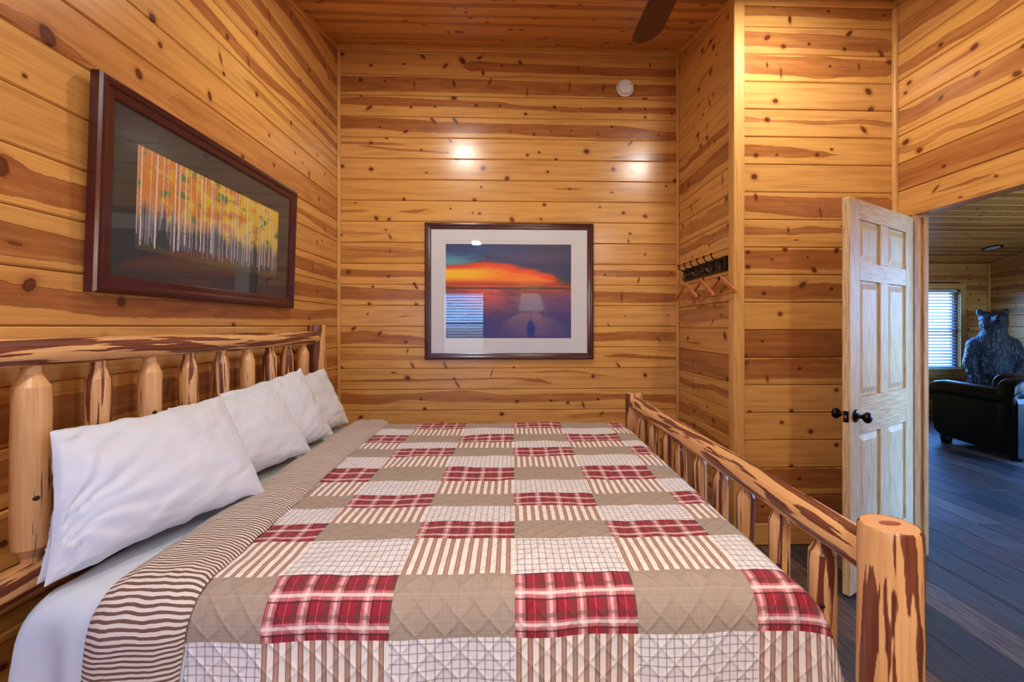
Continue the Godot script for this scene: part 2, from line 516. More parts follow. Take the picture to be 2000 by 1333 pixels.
func left_rows() -> Array:
	var r := []
	r.append(random_row(1.0))
	r.append([0.05, [[0.9, 0.0, 0.2, 0.7, 0.5, 0.3, 0.75, 0.75, 0.2, 0.6, 1.0, 0.3, 0.7]], [[0.7, 0.4, 1.2], [0.9, 0.5, 1.4], [0.93, 0.8, 1.0]]])
	r.append([0.1, [[0.85, 0.0, 0.35, 0.8, 0.6, 0.3, 0.7, 0.8, 0.4, 0.85, 1.0, 0.5, 0.9]], [[0.6, 0.4, 2.2, 1.2, 0.3], [0.8, 0.55, 1.3]]])
	r.append([0.12, [[0.95, 0.0, 0.3, 0.65, 0.4, 0.25, 0.6, 0.7, 0.4, 0.7, 1.0, 0.3, 0.62]], [[0.55, 0.5, 1.3], [0.75, 0.4, 1.0], [0.9, 0.6, 1.2]]])
	r.append([0.05, [[0.95, 0.0, 0.25, 0.6, 0.35, 0.3, 0.65, 0.55, 0.5, 0.85, 0.75, 0.35, 0.6, 1.0, 0.4, 0.7]], [[0.45, 0.6, 1.3], [0.52, 0.7, 2.0, 1.1, 0.35], [0.83, 0.5, 1.2]]])
	r.append([0.06, [[0.5, 0.5, 0.3, 0.5, 0.75, 0.35, 0.6, 1.0, 0.3, 0.5]], [[0.27, 0.9, 1.7], [0.43, 0.4, 2.0, 1.1, 0.4], [0.44, 0.75, 1.0], [0.55, 0.5, 1.3], [0.7, 0.4, 1.2], [0.85, 0.7, 1.0]]])
	r.append([0.12, [], [[0.285, 0.4, 1.2], [0.4, 0.7, 1.6, 1.0], [0.6, 0.5, 1.0], [0.72, 0.4, 1.0], [0.76, 0.55, 0.9], [0.8, 0.8, 1.6, 1.2], [0.9, 0.3, 0.9]]])
	r.append([0.42, [[0.8, 0.0, 0.88, 1.0, 0.05, 0.8, 0.97, 0.1, 0.7, 0.95, 0.18, 0.82, 0.92], [0.25, 0.3, 0.2, 0.9, 0.7, 0.1, 0.95, 1.0, 0.1, 1.0]], [[0.115, 0.82, 2.6, 0.4, 0.8], [0.245, 0.42, 1.7, 0.5], [0.5, 0.8, 1.4], [0.62, 0.4, 1.2], [0.86, 0.55, 1.2]]])
	r.append([-0.02, [[0.75, 0.55, 0.42, 0.55, 0.75, 0.4, 0.6, 0.9, 0.45, 0.75, 1.0, 0.5, 0.85]], [[0.09, 0.75, 0.7], [0.9, 0.7, 1.6, 0.5, 0.5]]])
	r.append([-0.02, [], [[0.012, 0.42, 2.2, 0.1, 0.7], [0.85, 0.4, 1.0], [0.88, 0.3, 0.8], [0.5, 0.5, 1.0]]])
	r.append([0.0, [[0.95, 0.0, 0.22, 0.8, 0.04, 0.26, 0.82, 0.07, 0.22, 0.85, 0.1, 0.34, 0.82, 0.2, 0.3, 0.8, 0.7, 0.3, 0.75, 1.0, 0.3, 0.8]], [[0.065, 0.42, 2.4, 0.2, 0.9], [0.06, 0.66, 1.5, 0.7, 0.5], [0.82, 0.5, 2.0, 1.2, 0.4]]])
	r.append([0.02, [[0.9, 0.0, 0.25, 0.85, 0.14, 0.35, 0.82, 0.6, 0.3, 0.8, 1.0, 0.25, 0.75]], [[0.035, 0.38, 1.4, 0.0, 0.6], [0.08, 0.62, 2.0, 0.05, 0.22], [0.85, 0.5, 1.3]]])
	r.append([0.0, [[0.85, 0.0, 0.33, 0.7, 0.06, 0.28, 0.65, 0.1, 0.32, 0.68, 0.2, 0.4, 0.8, 0.5, 0.3, 0.75, 0.8, 0.35, 0.7, 1.0, 0.2, 0.6]], [[0.002, 0.5, 2.0], [0.095, 0.3, 2.0, -0.5, 0.7], [0.215, 0.48, 1.8], [0.34, 0.1, 1.4], [0.47, 0.95, 1.3], [0.8, 0.65, 1.5]]])
	r.append([0.03, [[0.35, 0.3, 0.3, 0.6, 0.7, 0.4, 0.7, 1.0, 0.4, 0.7]], [[0.19, 0.35, 1.8, 1.3, 0.6], [0.47, 0.4, 2.0, 1.9, 0.45], [0.65, 0.4, 1.0], [0.9, 0.5, 1.3]]])
	r.append([0.1, [[0.8, 0.0, 0.3, 0.9, 0.4, 0.25, 0.8, 1.0, 0.4, 0.8]], [[0.3, 0.5, 2.4, 1.9, 0.35], [0.7, 0.5, 1.4]]])
	r.append([0.15, [[0.8, 0.0, 0.2, 0.7, 0.4, 0.3, 0.8, 1.0, 0.3, 0.9]], [[0.2, 0.5, 1.4]]])
	for i in 2:
		r.append(random_row(0.7))
	return r

func closet_rows() -> Array:
	# closet front u 0..0.36, side of the closet 0.37..0.69, right wall 0.70..1
	var front := [
		[0.1, [[0.6, 0.0, 0.1, 0.6, 0.6, 0.15, 0.65, 1.0, 0.1, 0.6]], [[0.2, 0.5, 2.0, 1.0, 0.4]]],
		[0.0, [[0.75, 0.0, 0.1, 0.6, 0.5, 0.12, 0.62, 1.0, 0.15, 0.65]], [[0.22, 0.4, 2.2, 1.1, 0.4], [0.5, 0.6, 1.0]]],
		[-0.04, [[0.7, 0.0, 0.08, 0.62, 0.3, 0.1, 0.6, 1.0, 0.12, 0.72]], [[0.03, 0.2, 1.0], [0.21, 0.28, 0.8], [0.31, 0.72, 1.7, 1.5, 0.5], [0.3, 0.08, 0.9], [0.8, 0.1, 0.9], [0.9, 0.5, 0.8], [0.55, 0.4, 0.8]]],
		[-0.04, [[0.75, 0.0, 0.2, 0.7, 0.4, 0.25, 0.76, 1.0, 0.38, 0.85]], [[0.17, 0.4, 1.8, -0.5, 0.6], [0.27, 0.7, 1.4], [0.68, 0.2, 1.8, -0.6, 0.5], [0.43, 0.6, 0.9], [0.65, 0.75, 1.1], [0.88, 0.88, 2.4, 0.9, 0.4]]],
		[0.0, [[0.85, 0.0, 0.06, 0.7, 0.3, 0.1, 0.75, 0.5, 0.06, 0.86, 0.7, 0.15, 0.76, 1.0, 0.2, 0.7]], [[0.255, 0.65, 2.2, 1.5, 0.3], [0.17, 0.4, 1.1, 1.5, 0.5], [0.56, 0.4, 0.8], [0.74, 0.4, 1.6, 1.5, 0.4], [0.93, 0.22, 1.6]]],
		[-0.05, [], [[0.22, 0.68, 1.5], [0.8, 0.3, 1.9, 0.5], [0.815, 0.94, 1.8, -0.6]]],
		[-0.02, [[0.65, 0.0, 0.28, 0.48, 0.2, 0.38, 0.46, 0.5, 0.4, 0.54, 0.75, 0.33, 0.48, 1.0, 0.42, 0.62]], [[0.17, 0.38, 1.5], [0.77, 0.68, 2.0, 0.7, 0.5]]],
		[-0.02, [[0.9, 0.0, 0.3, 0.72, 0.3, 0.36, 0.74, 0.5, 0.5, 0.7, 0.62, 0.6, 0.64]], [[0.1, 0.66, 1.3], [0.48, 0.62, 1.2], [0.57, 0.42, 0.8], [0.23, 0.64, 0.8]]],
		[-0.02, [], [[0.09, 0.45, 1.7]]],
		[0.0, [[0.9, 0.0, 0.15, 0.7, 0.5, 0.2, 0.9, 1.0, 0.18, 0.95]], [[0.1, 0.2, 1.7, 1.3, 0.5], [0.5, 0.7, 2.2, 1.3, 0.35]]],
		[0.0, [[0.9, 0.0, 0.28, 0.55, 0.3, 0.34, 0.55, 0.45, 0.25, 0.5, 0.6, 0.3, 0.48, 1.0, 0.2, 0.4]], [[0.35, 0.72, 1.4, 0.0, 0.2], [0.3, 0.38, 1.2, 1.4, 0.5], [0.64, 0.22, 1.5, 0.0, 0.3]]],
		[0.0, [[0.85, 0.0, 0.15, 0.75, 0.5, 0.1, 0.8, 1.0, 0.2, 0.8]], [[0.05, 0.7, 1.4], [0.05, 0.2, 1.2], [0.28, 0.1, 1.4], [0.46, 0.8, 1.6, 0.7], [0.6, 0.12, 1.6, -0.6], [0.42, 0.35, 0.7], [0.2, 0.45, 0.7]]],
		[-0.02, [[0.85, 0.0, 0.42, 0.85, 0.3, 0.42, 0.9, 0.5, 0.3, 0.86, 0.7, 0.35, 0.85, 1.0, 0.4, 0.8]], [[0.15, 0.66, 1.2], [0.39, 0.36, 2.2, -0.4, 0.55], [0.57, 0.5, 1.1]]],
		[0.0, [], [[0.25, 0.42, 1.3], [0.65, 0.06, 1.5, 0.5]]],
		[0.85, [[0.8, 0.0, 0.0, 1.0, 1.0, 0.0, 1.0]], [[0.14, 0.4, 0.8], [0.03, 0.92, 1.4]]],
		[0.05, [[0.85, 0.0, 0.1, 0.8, 0.4, 0.05, 0.75, 1.0, 0.1, 0.8]], [[0.04, 0.2, 1.9, -0.5, 0.4], [0.17, 0.75, 1.7, 1.3, 0.4], [0.37, 0.4, 1.0]]],
		[0.0, [], [[0.06, 0.95, 1.1], [0.32, 0.92, 1.1], [0.6, 0.2, 1.2]]],
		[0.02, [], [[0.26, 0.36, 1.1], [0.44, 0.68, 1.4]]],
	]
	var rows := []
	for i in front.size():
		var bands := []
		for b in front[i][1]:
			var nb := [b[0]]
			for k in (b.size() - 1) / 3:
				nb.append_array([float(b[1 + k * 3]) * 0.365, b[2 + k * 3], b[3 + k * 3]])
			bands.append(nb)
		var knots := []
		for kn in front[i][2]:
			var c: Array = kn.duplicate()
			c[0] = float(kn[0]) * 0.365
			knots.append(c)
		for part_ in [[0.37, 0.69], [0.70, 1.0]]:
			var rr := random_row(0.62)
			for b in rr[1]:
				var nb := [b[0]]
				for k in (b.size() - 1) / 3:
					nb.append_array([lerpf(part_[0], part_[1], b[1 + k * 3]), b[2 + k * 3], b[3 + k * 3]])
				bands.append(nb)
			for q in mini(4, rr[2].size()):
				var c: Array = rr[2][q].duplicate()
				c[0] = lerpf(part_[0], part_[1], float(c[0]))
				knots.append(c)
		rows.append([front[i][0], bands, knots])
	return rows

func wood_grain_texture(base: Color, dark: Color, seed_: int, freq: float, amount: float) -> ImageTexture:
	var a := FastNoiseLite.new()
	a.seed = seed_
	a.frequency = freq
	a.fractal_octaves = 3
	a.domain_warp_enabled = true
	a.domain_warp_amplitude = 8.0
	var ia := a.get_seamless_image(64, 256)
	ia.resize(256, 256, Image.INTERPOLATE_CUBIC)
	ia.convert(Image.FORMAT_L8)
	var d := ia.get_data()
	var out := PackedByteArray()
	out.resize(256 * 256 * 3)
	for i in 256 * 256:
		var t := clampf((d[i] / 255.0 - 0.3) * amount, 0.0, 1.0)
		var c := base.lerp(dark, t)
		out[i * 3] = int(c.r * 255.0)
		out[i * 3 + 1] = int(c.g * 255.0)
		out[i * 3 + 2] = int(c.b * 255.0)
	return ImageTexture.create_from_image(Image.create_from_data(256, 256, false, Image.FORMAT_RGB8, out))

# Peeled log: pale wood with patches of inner bark; u round the log, v along it (one metre)
func bark_texture(cover: float, seed_: int) -> ImageTexture:
	var w := 192
	var h := 384
	var a := FastNoiseLite.new()
	a.seed = seed_
	a.frequency = 1.0
	a.fractal_octaves = 3
	var b := FastNoiseLite.new()
	b.seed = seed_ + 5
	b.frequency = 1.0
	var out := PackedByteArray()
	out.resize(w * h * 3)
	var pale := Color(0.89, 0.69, 0.46)
	var bark := Color(0.48, 0.265, 0.18)
	for y in h:
		for x in w:
			var ang := TAU * x / w
			var v := TAU * y / h
			var c := cos(ang)
			var s := sin(ang)
			var n := a.get_noise_3d(c * 1.45 + cos(v) * 0.55 + 5.0, s * 1.45 + sin(v) * 0.5, cos(v + 1.0) * 0.4)
			var g := b.get_noise_3d(c * 5.0, s * 5.0, cos(v) * 0.9 + sin(v) * 0.9)
			var k := smoothstep(-0.015, 0.03, n + 0.13 * g - (0.5 - cover) * 0.7)
			var col := pale.lerp(Color(0.80, 0.56, 0.33), clampf(g * 0.6 + 0.25, 0.0, 0.6))
			col = col.lerp(bark.lerp(Color(0.37, 0.18, 0.12), clampf(g * 1.2 + 0.3, 0.0, 1.0)), k)
			var i := (y * w + x) * 3
			out[i] = int(col.r * 255.0)
			out[i + 1] = int(col.g * 255.0)
			out[i + 2] = int(col.b * 255.0)
	var img := Image.create_from_data(w, h, false, Image.FORMAT_RGB8, out)
	img.resize(512, 1024, Image.INTERPOLATE_CUBIC)
	return ImageTexture.create_from_image(img)

func make_materials() -> void:
	make_streak()
	rng.seed = 21
	var rows := []
	for i in 18:
		rows.append(random_row(0.6))
	var tl := make_sheet(left_rows(), 31)
	M.sheet_back = textured(make_sheet(back_rows(), 32), 0.26)
	M.sheet_left = textured(tl, 0.26)
	M.sheet_closet = textured(make_sheet(closet_rows(), 33), 0.26)
	M.sheet_any = textured(make_sheet(rows, 34), 0.33)
	for k in ["sheet_back", "sheet_left", "sheet_closet", "sheet_any"]:
		M[k].metallic_specular = 0.5
		M[k].vertex_color_use_as_albedo = true
	M.core = mat(Color(0.40, 0.22, 0.10), 0.8)
	M.groove = mat(Color(0.34, 0.19, 0.08), 0.8)
	M.trim = textured(wood_grain_texture(Color(0.87, 0.67, 0.39), Color(0.76, 0.54, 0.28), 41, 0.05, 1.3), 0.3, Vector3(0.8, 4.0, 1))
	M.door_wood = textured(wood_grain_texture(Color(0.88, 0.77, 0.60), Color(0.68, 0.53, 0.36), 42, 0.07, 1.2), 0.45, Vector3(1.2, 5.0, 1))
	M.door_wood.metallic_specular = 0.28
	M.jamb = textured(wood_grain_texture(Color(0.80, 0.58, 0.34), Color(0.62, 0.40, 0.21), 43, 0.06, 1.5), 0.4, Vector3(1.0, 4.0, 1))
	M.hanger = textured(wood_grain_texture(Color(0.76, 0.47, 0.26), Color(0.62, 0.35, 0.18), 44, 0.06, 1.3), 0.35, Vector3(3.0, 8.0, 1))
	M.log_a = textured(bark_texture(0.43, 51), 0.34)
	M.log_b = textured(bark_texture(0.26, 57), 0.34)
	M.log_c = textured(bark_texture(0.53, 63), 0.34)
	M.log_pale = textured(bark_texture(-0.12, 69), 0.36)
	M.log_end = mat(Color(0.87, 0.65, 0.44), 0.35)
	M.log_heart = mat(Color(0.60, 0.30, 0.20), 0.4)
	M.log_knot = mat(Color(0.20, 0.09, 0.05), 0.5)
	M.mahogany = mat(Color(0.26, 0.075, 0.085), 0.22)
	M.mat_white = mat(Color(0.84, 0.85, 0.88), 0.9)
	M.mat_black = mat(Color(0.06, 0.05, 0.055), 0.9)
	M.glass = glass()
	M.white_plastic = mat(Color(0.88, 0.85, 0.82), 0.45)
	M.black_metal = mat(Color(0.035, 0.03, 0.03), 0.3, 0.6)
	M.iron = mat(Color(0.05, 0.05, 0.05), 0.4, 0.5)
	M.steel = mat(Color(0.62, 0.62, 0.62), 0.25, 1.0)
	M.fan_wood = mat(Color(0.33, 0.145, 0.085), 0.4)
	M.bronze = mat(Color(0.16, 0.10, 0.07), 0.35, 0.7)
	M.linen = mat(Color(0.84, 0.845, 0.855), 0.85)
	M.linen.rim_enabled = true
	M.linen.rim = 0.25
	M.sheet_cloth = mat(Color(0.80, 0.83, 0.85), 0.8)
	M.leather = mat(Color(0.022, 0.018, 0.02), 0.32)
	M.window_white = mat(Color(0.80, 0.80, 0.80), 0.5)
	M.blind = mat(Color(0.74, 0.75, 0.77), 0.5)
	M.blind.backlight_enabled = true
	M.blind.backlight = Color(0.16, 0.17, 0.18)
	M.shade = mat(Color(0.97, 0.97, 0.95), 0.9)
	M.shade.backlight_enabled = true
	M.shade.backlight = Color(1.0, 1.0, 0.98)
	M.ceramic = mat(Color(0.12, 0.16, 0.22), 0.2)
	M.emit = mat(Color(1, 1, 1), 0.5)
	M.emit.emission_enabled = true
	M.emit.emission = LAMP_COLOR
	M.emit.emission_energy_multiplier = 9.0
	M.dresser = textured(wood_grain_texture(Color(0.42, 0.25, 0.14), Color(0.30, 0.16, 0.09), 45, 0.06, 1.5), 0.4, Vector3(1.0, 4.0, 1))

# ---------------------------------------------------------------- plank walls

# One board: x along its length, y up, z out of the wall; a chamfer on both long edges.
func plank_mesh(length: float, h: float, th: float, u0: float, u1: float, v0: float, v1: float, tint: Color, gap := 0.0012, b := 0.0055) -> ArrayMesh:
	var st := begin()
	st.set_color(tint)
	var ys := [gap, gap + b, h - gap - b, h - gap]
	var zs := [th - b, th, th, th - b]
	var v := func(y: float) -> float: return lerpf(v1, v0, y / h)
	for k in 3:
		var n := Vector3(0, zs[k] - zs[k + 1], ys[k + 1] - ys[k]).normalized()
		quad(st, Vector3(0, ys[k], zs[k]), Vector3(length, ys[k], zs[k]), Vector3(length, ys[k + 1], zs[k + 1]), Vector3(0, ys[k + 1], zs[k + 1]), n,
			Vector2(u0, v.call(ys[k])), Vector2(u1, v.call(ys[k])), Vector2(u1, v.call(ys[k + 1])), Vector2(u0, v.call(ys[k + 1])))
	for y in [ys[0], ys[3]]:
		var n := Vector3(0, -1 if y == ys[0] else 1, 0)
		quad(st, Vector3(0, y, 0), Vector3(length, y, 0), Vector3(length, y, th - b), Vector3(0, y, th - b), n, Vector2(u0, v0), Vector2(u1, v0), Vector2(u1, v0), Vector2(u0, v0))
	for x in [0.0, length]:
		var n := Vector3(-1 if x == 0.0 else 1, 0, 0)
		quad(st, Vector3(x, ys[0], 0), Vector3(x, ys[3], 0), Vector3(x, ys[3], th - b), Vector3(x, ys[0], th - b), n, Vector2(u0, v0), Vector2(u0, v0), Vector2(u0, v0), Vector2(u0, v0))
	return st.commit()

func strip_v(row: int, rows := 18) -> Vector2:
	return Vector2((row + 0.02) / rows, (row + 0.98) / rows)

# Boards k0..k1 of a wall, from point a to point b along the wall; out points into the room.
func board(parent: Node3D, from: Vector3, to: Vector3, up: Vector3, out: Vector3, h: float, th: float, m: Material, u0: float, u1: float, row: int, called := "plank", vary := 0.10) -> MeshInstance3D:
	var dir := (to - from).normalized()
	var length := from.distance_to(to)
	if dir.cross(up).dot(out) < 0.0:
		dir = -dir
		from = to
		var t := u0
		u0 = u1
		u1 = t
	var sv := strip_v(row % 18)
	var g := 1.0 - rng.randf() * vary
	var tint := Color(g, g * rng.randf_range(0.97, 1.0), g * rng.randf_range(0.94, 1.0))
	return part(called, plank_mesh(length, h, th, u0, u1, sv.x, sv.y, tint), m, parent, Transform3D(Basis(dir, up, out), from))

func wall_boards(parent: Node3D, a: Vector3, b: Vector3, out: Vector3, k0: int, k1: int, shift: float, m: Material, u_of: Callable, row_of: Callable, limit: Callable) -> void:
	for k in range(k0, k1 + 1):
		var y := BASE + shift + PITCH * k
		var h := PITCH
		if y < 0.0:
			h += y
			y = 0.0
		var p := a
		var q := b
		var ends: Array = limit.call(y)
		if ends.is_empty():
			continue
		var t0: float = ends[0]
		var t1: float = ends[1]
		p = a.lerp(b, t0)
		q = a.lerp(b, t1)
		board(parent, p + Vector3.UP * y, q + Vector3.UP * y, Vector3.UP, out, h, 0.018, m, u_of.call(t0, k), u_of.call(t1, k), row_of.call(k))

func build_structure() -> void:
	rng.seed = 5
	var T := 0.018
	# floor: dark planks running away from the camera
	var floor_o := structure("floor", box_between(W(XL - 0.2, -0.15, ZN - 0.2), W(XR2 - 0.04, -0.012, ZB + 0.2)), M.core, "dark grey-brown plank floor of the bedroom")
	make_floor_materials()
	lay_floor(floor_o, XL, XR2 - 0.04, ZN, ZB)
	# left wall
	var wl := structure("wall_left", box_between(W(XL - T - 0.12, 0, ZN - 0.2), W(XL - T, 3.95, ZB + 0.2)), M.groove, "knotty pine board wall behind the headboard")
	wall_boards(wl, W(XL - T, 0, ZN), W(XL - T, 0, ZB), Vector3.RIGHT, 0, 21, 0.0, M.sheet_left,
		func(t: float, _k: int) -> float: return (lerpf(ZN, ZB, t) - 1.09) / 2.508, func(k: int) -> int: return clampi(20 - k, 0, 17) if k > 3 else 14 + k % 4,
		func(y: float) -> Array: return slope_limit(y, ZN, ZB))
	# back wall
	var wb := structure("wall_back", box_between(W(XL - 0.12, 0, ZB + T), W(XR2 - 0.04, 3.95, ZB + T + 0.12)), M.groove, "knotty pine board wall with the sunset picture")
	wall_boards(wb, W(XL, 0, ZB + T), W(XC, 0, ZB + T), Vector3.BACK, 0, 21, 0.0, M.sheet_back,
		func(t: float, _k: int) -> float: return t, func(k: int) -> int: return clampi(20 - k, 0, 17) if k > 2 else 12 + k, func(_y: float) -> Array: return [0.0, 1.0])
	# closet: side and front, hollow behind
	var wcs := structure("wall_closet_side", box_between(W(XC + T, 0, ZC + T), W(XC + T + 0.08, 3.9, ZB + T)), M.groove, "narrow knotty pine wall with the coat rack")
	wall_boards(wcs, W(XC + T, 0, ZC), W(XC + T, 0, ZB), Vector3.LEFT, 0, 21, -0.012, M.sheet_closet,
		func(t: float, _k: int) -> float: return lerpf(0.38, 0.68, t), func(k: int) -> int: return (20 - k + 36) % 18, func(y: float) -> Array: return slope_limit(y, ZC, ZB))
	var wcf := structure("wall_closet_front", box_between(W(XC + T, 0, ZC + T), W(XR + T, 3.7, ZC + T + 0.08)), M.groove, "knotty pine board wall beside the open door")
	wall_boards(wcf, W(XC, 0, ZC + T), W(XR + 0.005, 0, ZC + T), Vector3.BACK, 0, 20, -0.022, M.sheet_closet,
		func(t: float, _k: int) -> float: return lerpf(-0.01, 0.355, t), func(k: int) -> int: return clampi(21 - k, 0, 17) if k > 3 else (13 + k), func(y: float) -> Array: return [0.0, 1.0] if y < ceil_y(ZC) else [])
	# right wall with the doorway
	var st := begin()
	for q in [[LN, 1.60, 0.0, 4.15], [2.545, ZC + 0.1, 0.0, 4.15], [1.60, 2.545, 2.085, 4.15], [ZC + 0.1, LZ + 0.1, 0.0, 3.9]]:
		var a := W(XR + T, q[2], q[0])
		var b := W(XR2, q[3], q[1])
		add_box(st, (a - b).abs(), 0.0, Transform3D(Basis(), (a + b) * 0.5))
	var wr := structure("wall_right", st.commit(), M.groove, "knotty pine board wall above the doorway")
	wall_boards(wr, W(XR + T, 0, ZN), W(XR + T, 0, ZC), Vector3.LEFT, 12, 20, -0.022, M.sheet_closet,
		func(t: float, k: int) -> float: return lerpf(0.0, 0.998, t) if k % 2 == 0 else lerpf(0.05, 0.99, t), func(k: int) -> int: return (k * 5 + 3) % 18, func(y: float) -> Array: return slope_limit(y, ZN, ZC))
	wall_boards(wr, W(XR + T, 0, ZN), W(XR + T, 0, 1.60), Vector3.LEFT, 0, 11, -0.022, M.sheet_closet,
		func(t: float, _k: int) -> float: return lerpf(0.1, 0.9, t), func(k: int) -> int: return (k * 7 + 1) % 18, func(y: float) -> Array: return slope_limit(y, ZN, 1.60))
	wall_boards(wr, W(XR + T, 0, 2.55), W(XR + T, 0, ZC), Vector3.LEFT, 0, 11, -0.022, M.sheet_closet,
		func(t: float, _k: int) -> float: return lerpf(0.9, 0.94, t), func(k: int) -> int: return (k * 7 + 1) % 18, func(_y: float) -> Array: return [0.0, 1.0])
	# wall behind the camera, with a window
	var stn := begin()
	for q in [[XL - 0.14, -1.30, 0.0, 3.0], [-0.50, XR + 0.1, 0.0, 3.0], [-1.30, -0.50, 0.0, 0.85], [-1.30, -0.50, 2.05, 3.0]]:
		var a := W(q[0], q[2], ZN - 0.14)
		var b := W(q[1], q[3], ZN - T)
		add_box(stn, (a - b).abs(), 0.0, Transform3D(Basis(), (a + b) * 0.5))
	var wn := structure("wall_front", stn.commit(), M.groove, "knotty pine board wall with the dresser")
	for k in range(0, 16):
		var y := BASE + PITCH * k
		if y < 0.0:
			y = 0.0
		var spans := [[XL, XR]]
		if y > 0.72 and y < 2.0:
			spans = [[XL, -1.30], [-0.50, XR]]
		for s in spans:
			board(wn, W(s[0], y, ZN - T), W(s[1], y, ZN - T), Vector3.UP, Vector3.FORWARD, PITCH, T, M.sheet_any, s[0] / 2.84, s[1] / 2.84, k)
	# ceiling: boards parallel to the back wall, falling towards the camera
	var stc := begin()
	var ang := atan(SLOPE)
	var up := Vector3(0, cos(ang), sin(ang))      # ceiling's outward (upper) normal
	var run := Vector3(0, sin(ang), -cos(ang))    # up the slope, towards the back wall
	var mid := W((XL + XR2) * 0.5 - 0.06, ceil_y((ZN + ZB) * 0.5), (ZN + ZB) * 0.5)
	var length := (ZB - ZN + 0.5) / cos(ang)
	add_box(stc, Vector3(XR2 - XL + 0.14, 0.14, length), 0.0, Transform3D(Basis(Vector3.RIGHT, up, -run), mid + up * (0.07 + T)))
	var ce := structure("ceiling", stc.commit(), M.groove, "sloping knotty pine board ceiling of the bedroom")
	var pc := 0.137
	var s := 0.0
	var n := 0
	var top := W(0, CEIL_BACK, ZB) + up * T + run * 0.02
	while s < (ZB - ZN) / cos(ang) + 0.1:
		var p := top - run * (s + pc)
		var x1 := XR
		board(ce, Vector3(XL, p.y, p.z), Vector3(x1, p.y, p.z), run, -up, pc, T, M.sheet_any, rng.randf() * 0.3, rng.randf() * 0.3 + 1.3, n * 5 + 2, "ceiling_board", 0.12)
		s += pc
		n += 1
	# corner and ceiling trims
	trim(1, W(XL + 0.012, 0, ZB - 0.012), W(XL + 0.012, CEIL_BACK, ZB - 0.012), Vector2(0.024, 0.024))
	trim(2, W(XC - 0.010, 0, ZB - 0.012), W(XC - 0.010, CEIL_BACK, ZB - 0.012), Vector2(0.02, 0.024))
	trim(3, W(XL, CEIL_BACK - 0.028, ZB - 0.014), W(XC, CEIL_BACK - 0.028, ZB - 0.014), Vector2(0.028, 0.046))
	trim(4, W(XL + 0.008, ceil_y(ZN) - 0.02, ZN), W(XL + 0.008, CEIL_BACK - 0.02, ZB), Vector2(0.016, 0.04))
	trim(5, W(XC - 0.008, ceil_y(ZC) - 0.02, ZC), W(XC - 0.008, CEIL_BACK - 0.02, ZB), Vector2(0.016, 0.04))
	# closet corner: a board on each face
	trim(6, W(XC + 0.022, 0, ZC - 0.006), W(XC + 0.022, ceil_y(ZC) - 0.01, ZC - 0.006), Vector2(0.068, 0.013))
	trim(7, W(XC - 0.0065, 0, ZC + 0.030), W(XC - 0.0065, ceil_y(ZC) - 0.0, ZC + 0.030), Vector2(0.013, 0.055))
	trim(8, W(XC - 0.012, ceil_y(ZC) - 0.045, ZC - 0.008), W(XR, ceil_y(ZC) - 0.045, ZC - 0.008), Vector2(0.017, 0.045))
	trim(9, W(XR - 0.013, 2.065, ZC - 0.013), W(XR - 0.013, ceil_y(ZC) - 0.07, ZC - 0.013), Vector2(0.026, 0.026))
	trim(10, W(XR - 0.008, ceil_y(ZN) - 0.02, ZN), W(XR - 0.008, ceil_y(ZC) - 0.02, ZC), Vector2(0.016, 0.04))
	# door frame in the right wall
	var fr := structure("trim_11", box_between(W(XR - 0.006, 0, 2.545), W(XR2 + 0.005, 2.064, 2.532), 0.002), M.jamb, "pine jamb of the doorway")
	part("stop_strip", box_between(W(XR + 0.042, 0, 2.532), W(XR + 0.062, 2.046, 2.518), 0.002), M.jamb, fr)
	part("head_board", box_between(W(XR - 0.006, 2.064, 2.545), W(XR2 + 0.005, 2.085, 1.60), 0.002), M.jamb, fr)
	part("jamb_board", box_between(W(XR - 0.006, 0, 1.613), W(XR2 + 0.005, 2.064, 1.60), 0.002), M.jamb, fr)
	recessed_light(-0.55, 2.26, "recessed ceiling light nearest the sunset picture")
	recessed_light(1.50, 2.08, "recessed ceiling light in front of the closet wall")
	recessed_light(-0.60, 0.02, "recessed ceiling light over the head end of the near bed side")
	recessed_light(1.42, 0.02, "recessed ceiling light beside the dresser wall and doorway")

func slope_limit(y: float, z0: float, z1: float) -> Array:
	# the board whose lower edge is at y reaches from where the ceiling is above it
	var z := ZB - (CEIL_BACK - y) / SLOPE
	if z >= z1 - 0.02:
		return []
	return [clampf((z - z0) / (z1 - z0), 0.0, 1.0), 1.0]

func trim(n: int, a: Vector3, b: Vector3, sec: Vector2) -> void:
	var d := (b - a)
	var dir := d.normalized()
	var st := begin()
	var side := Vector3.RIGHT
	if absf(dir.x) > 0.9:
		side = Vector3(0, 0, 1)
	var third := dir.cross(side).normalized()
	var xf := Transform3D(Basis(side, dir, side.cross(dir)), (a + b) * 0.5)
	add_box(st, Vector3(sec.x, d.length(), sec.y), 0.004, xf, Vector2(n * 0.37, n * 0.21))
	var o := part("trim_%d" % n, st.commit(), M.trim, self)
	o.set_meta("kind", "structure")

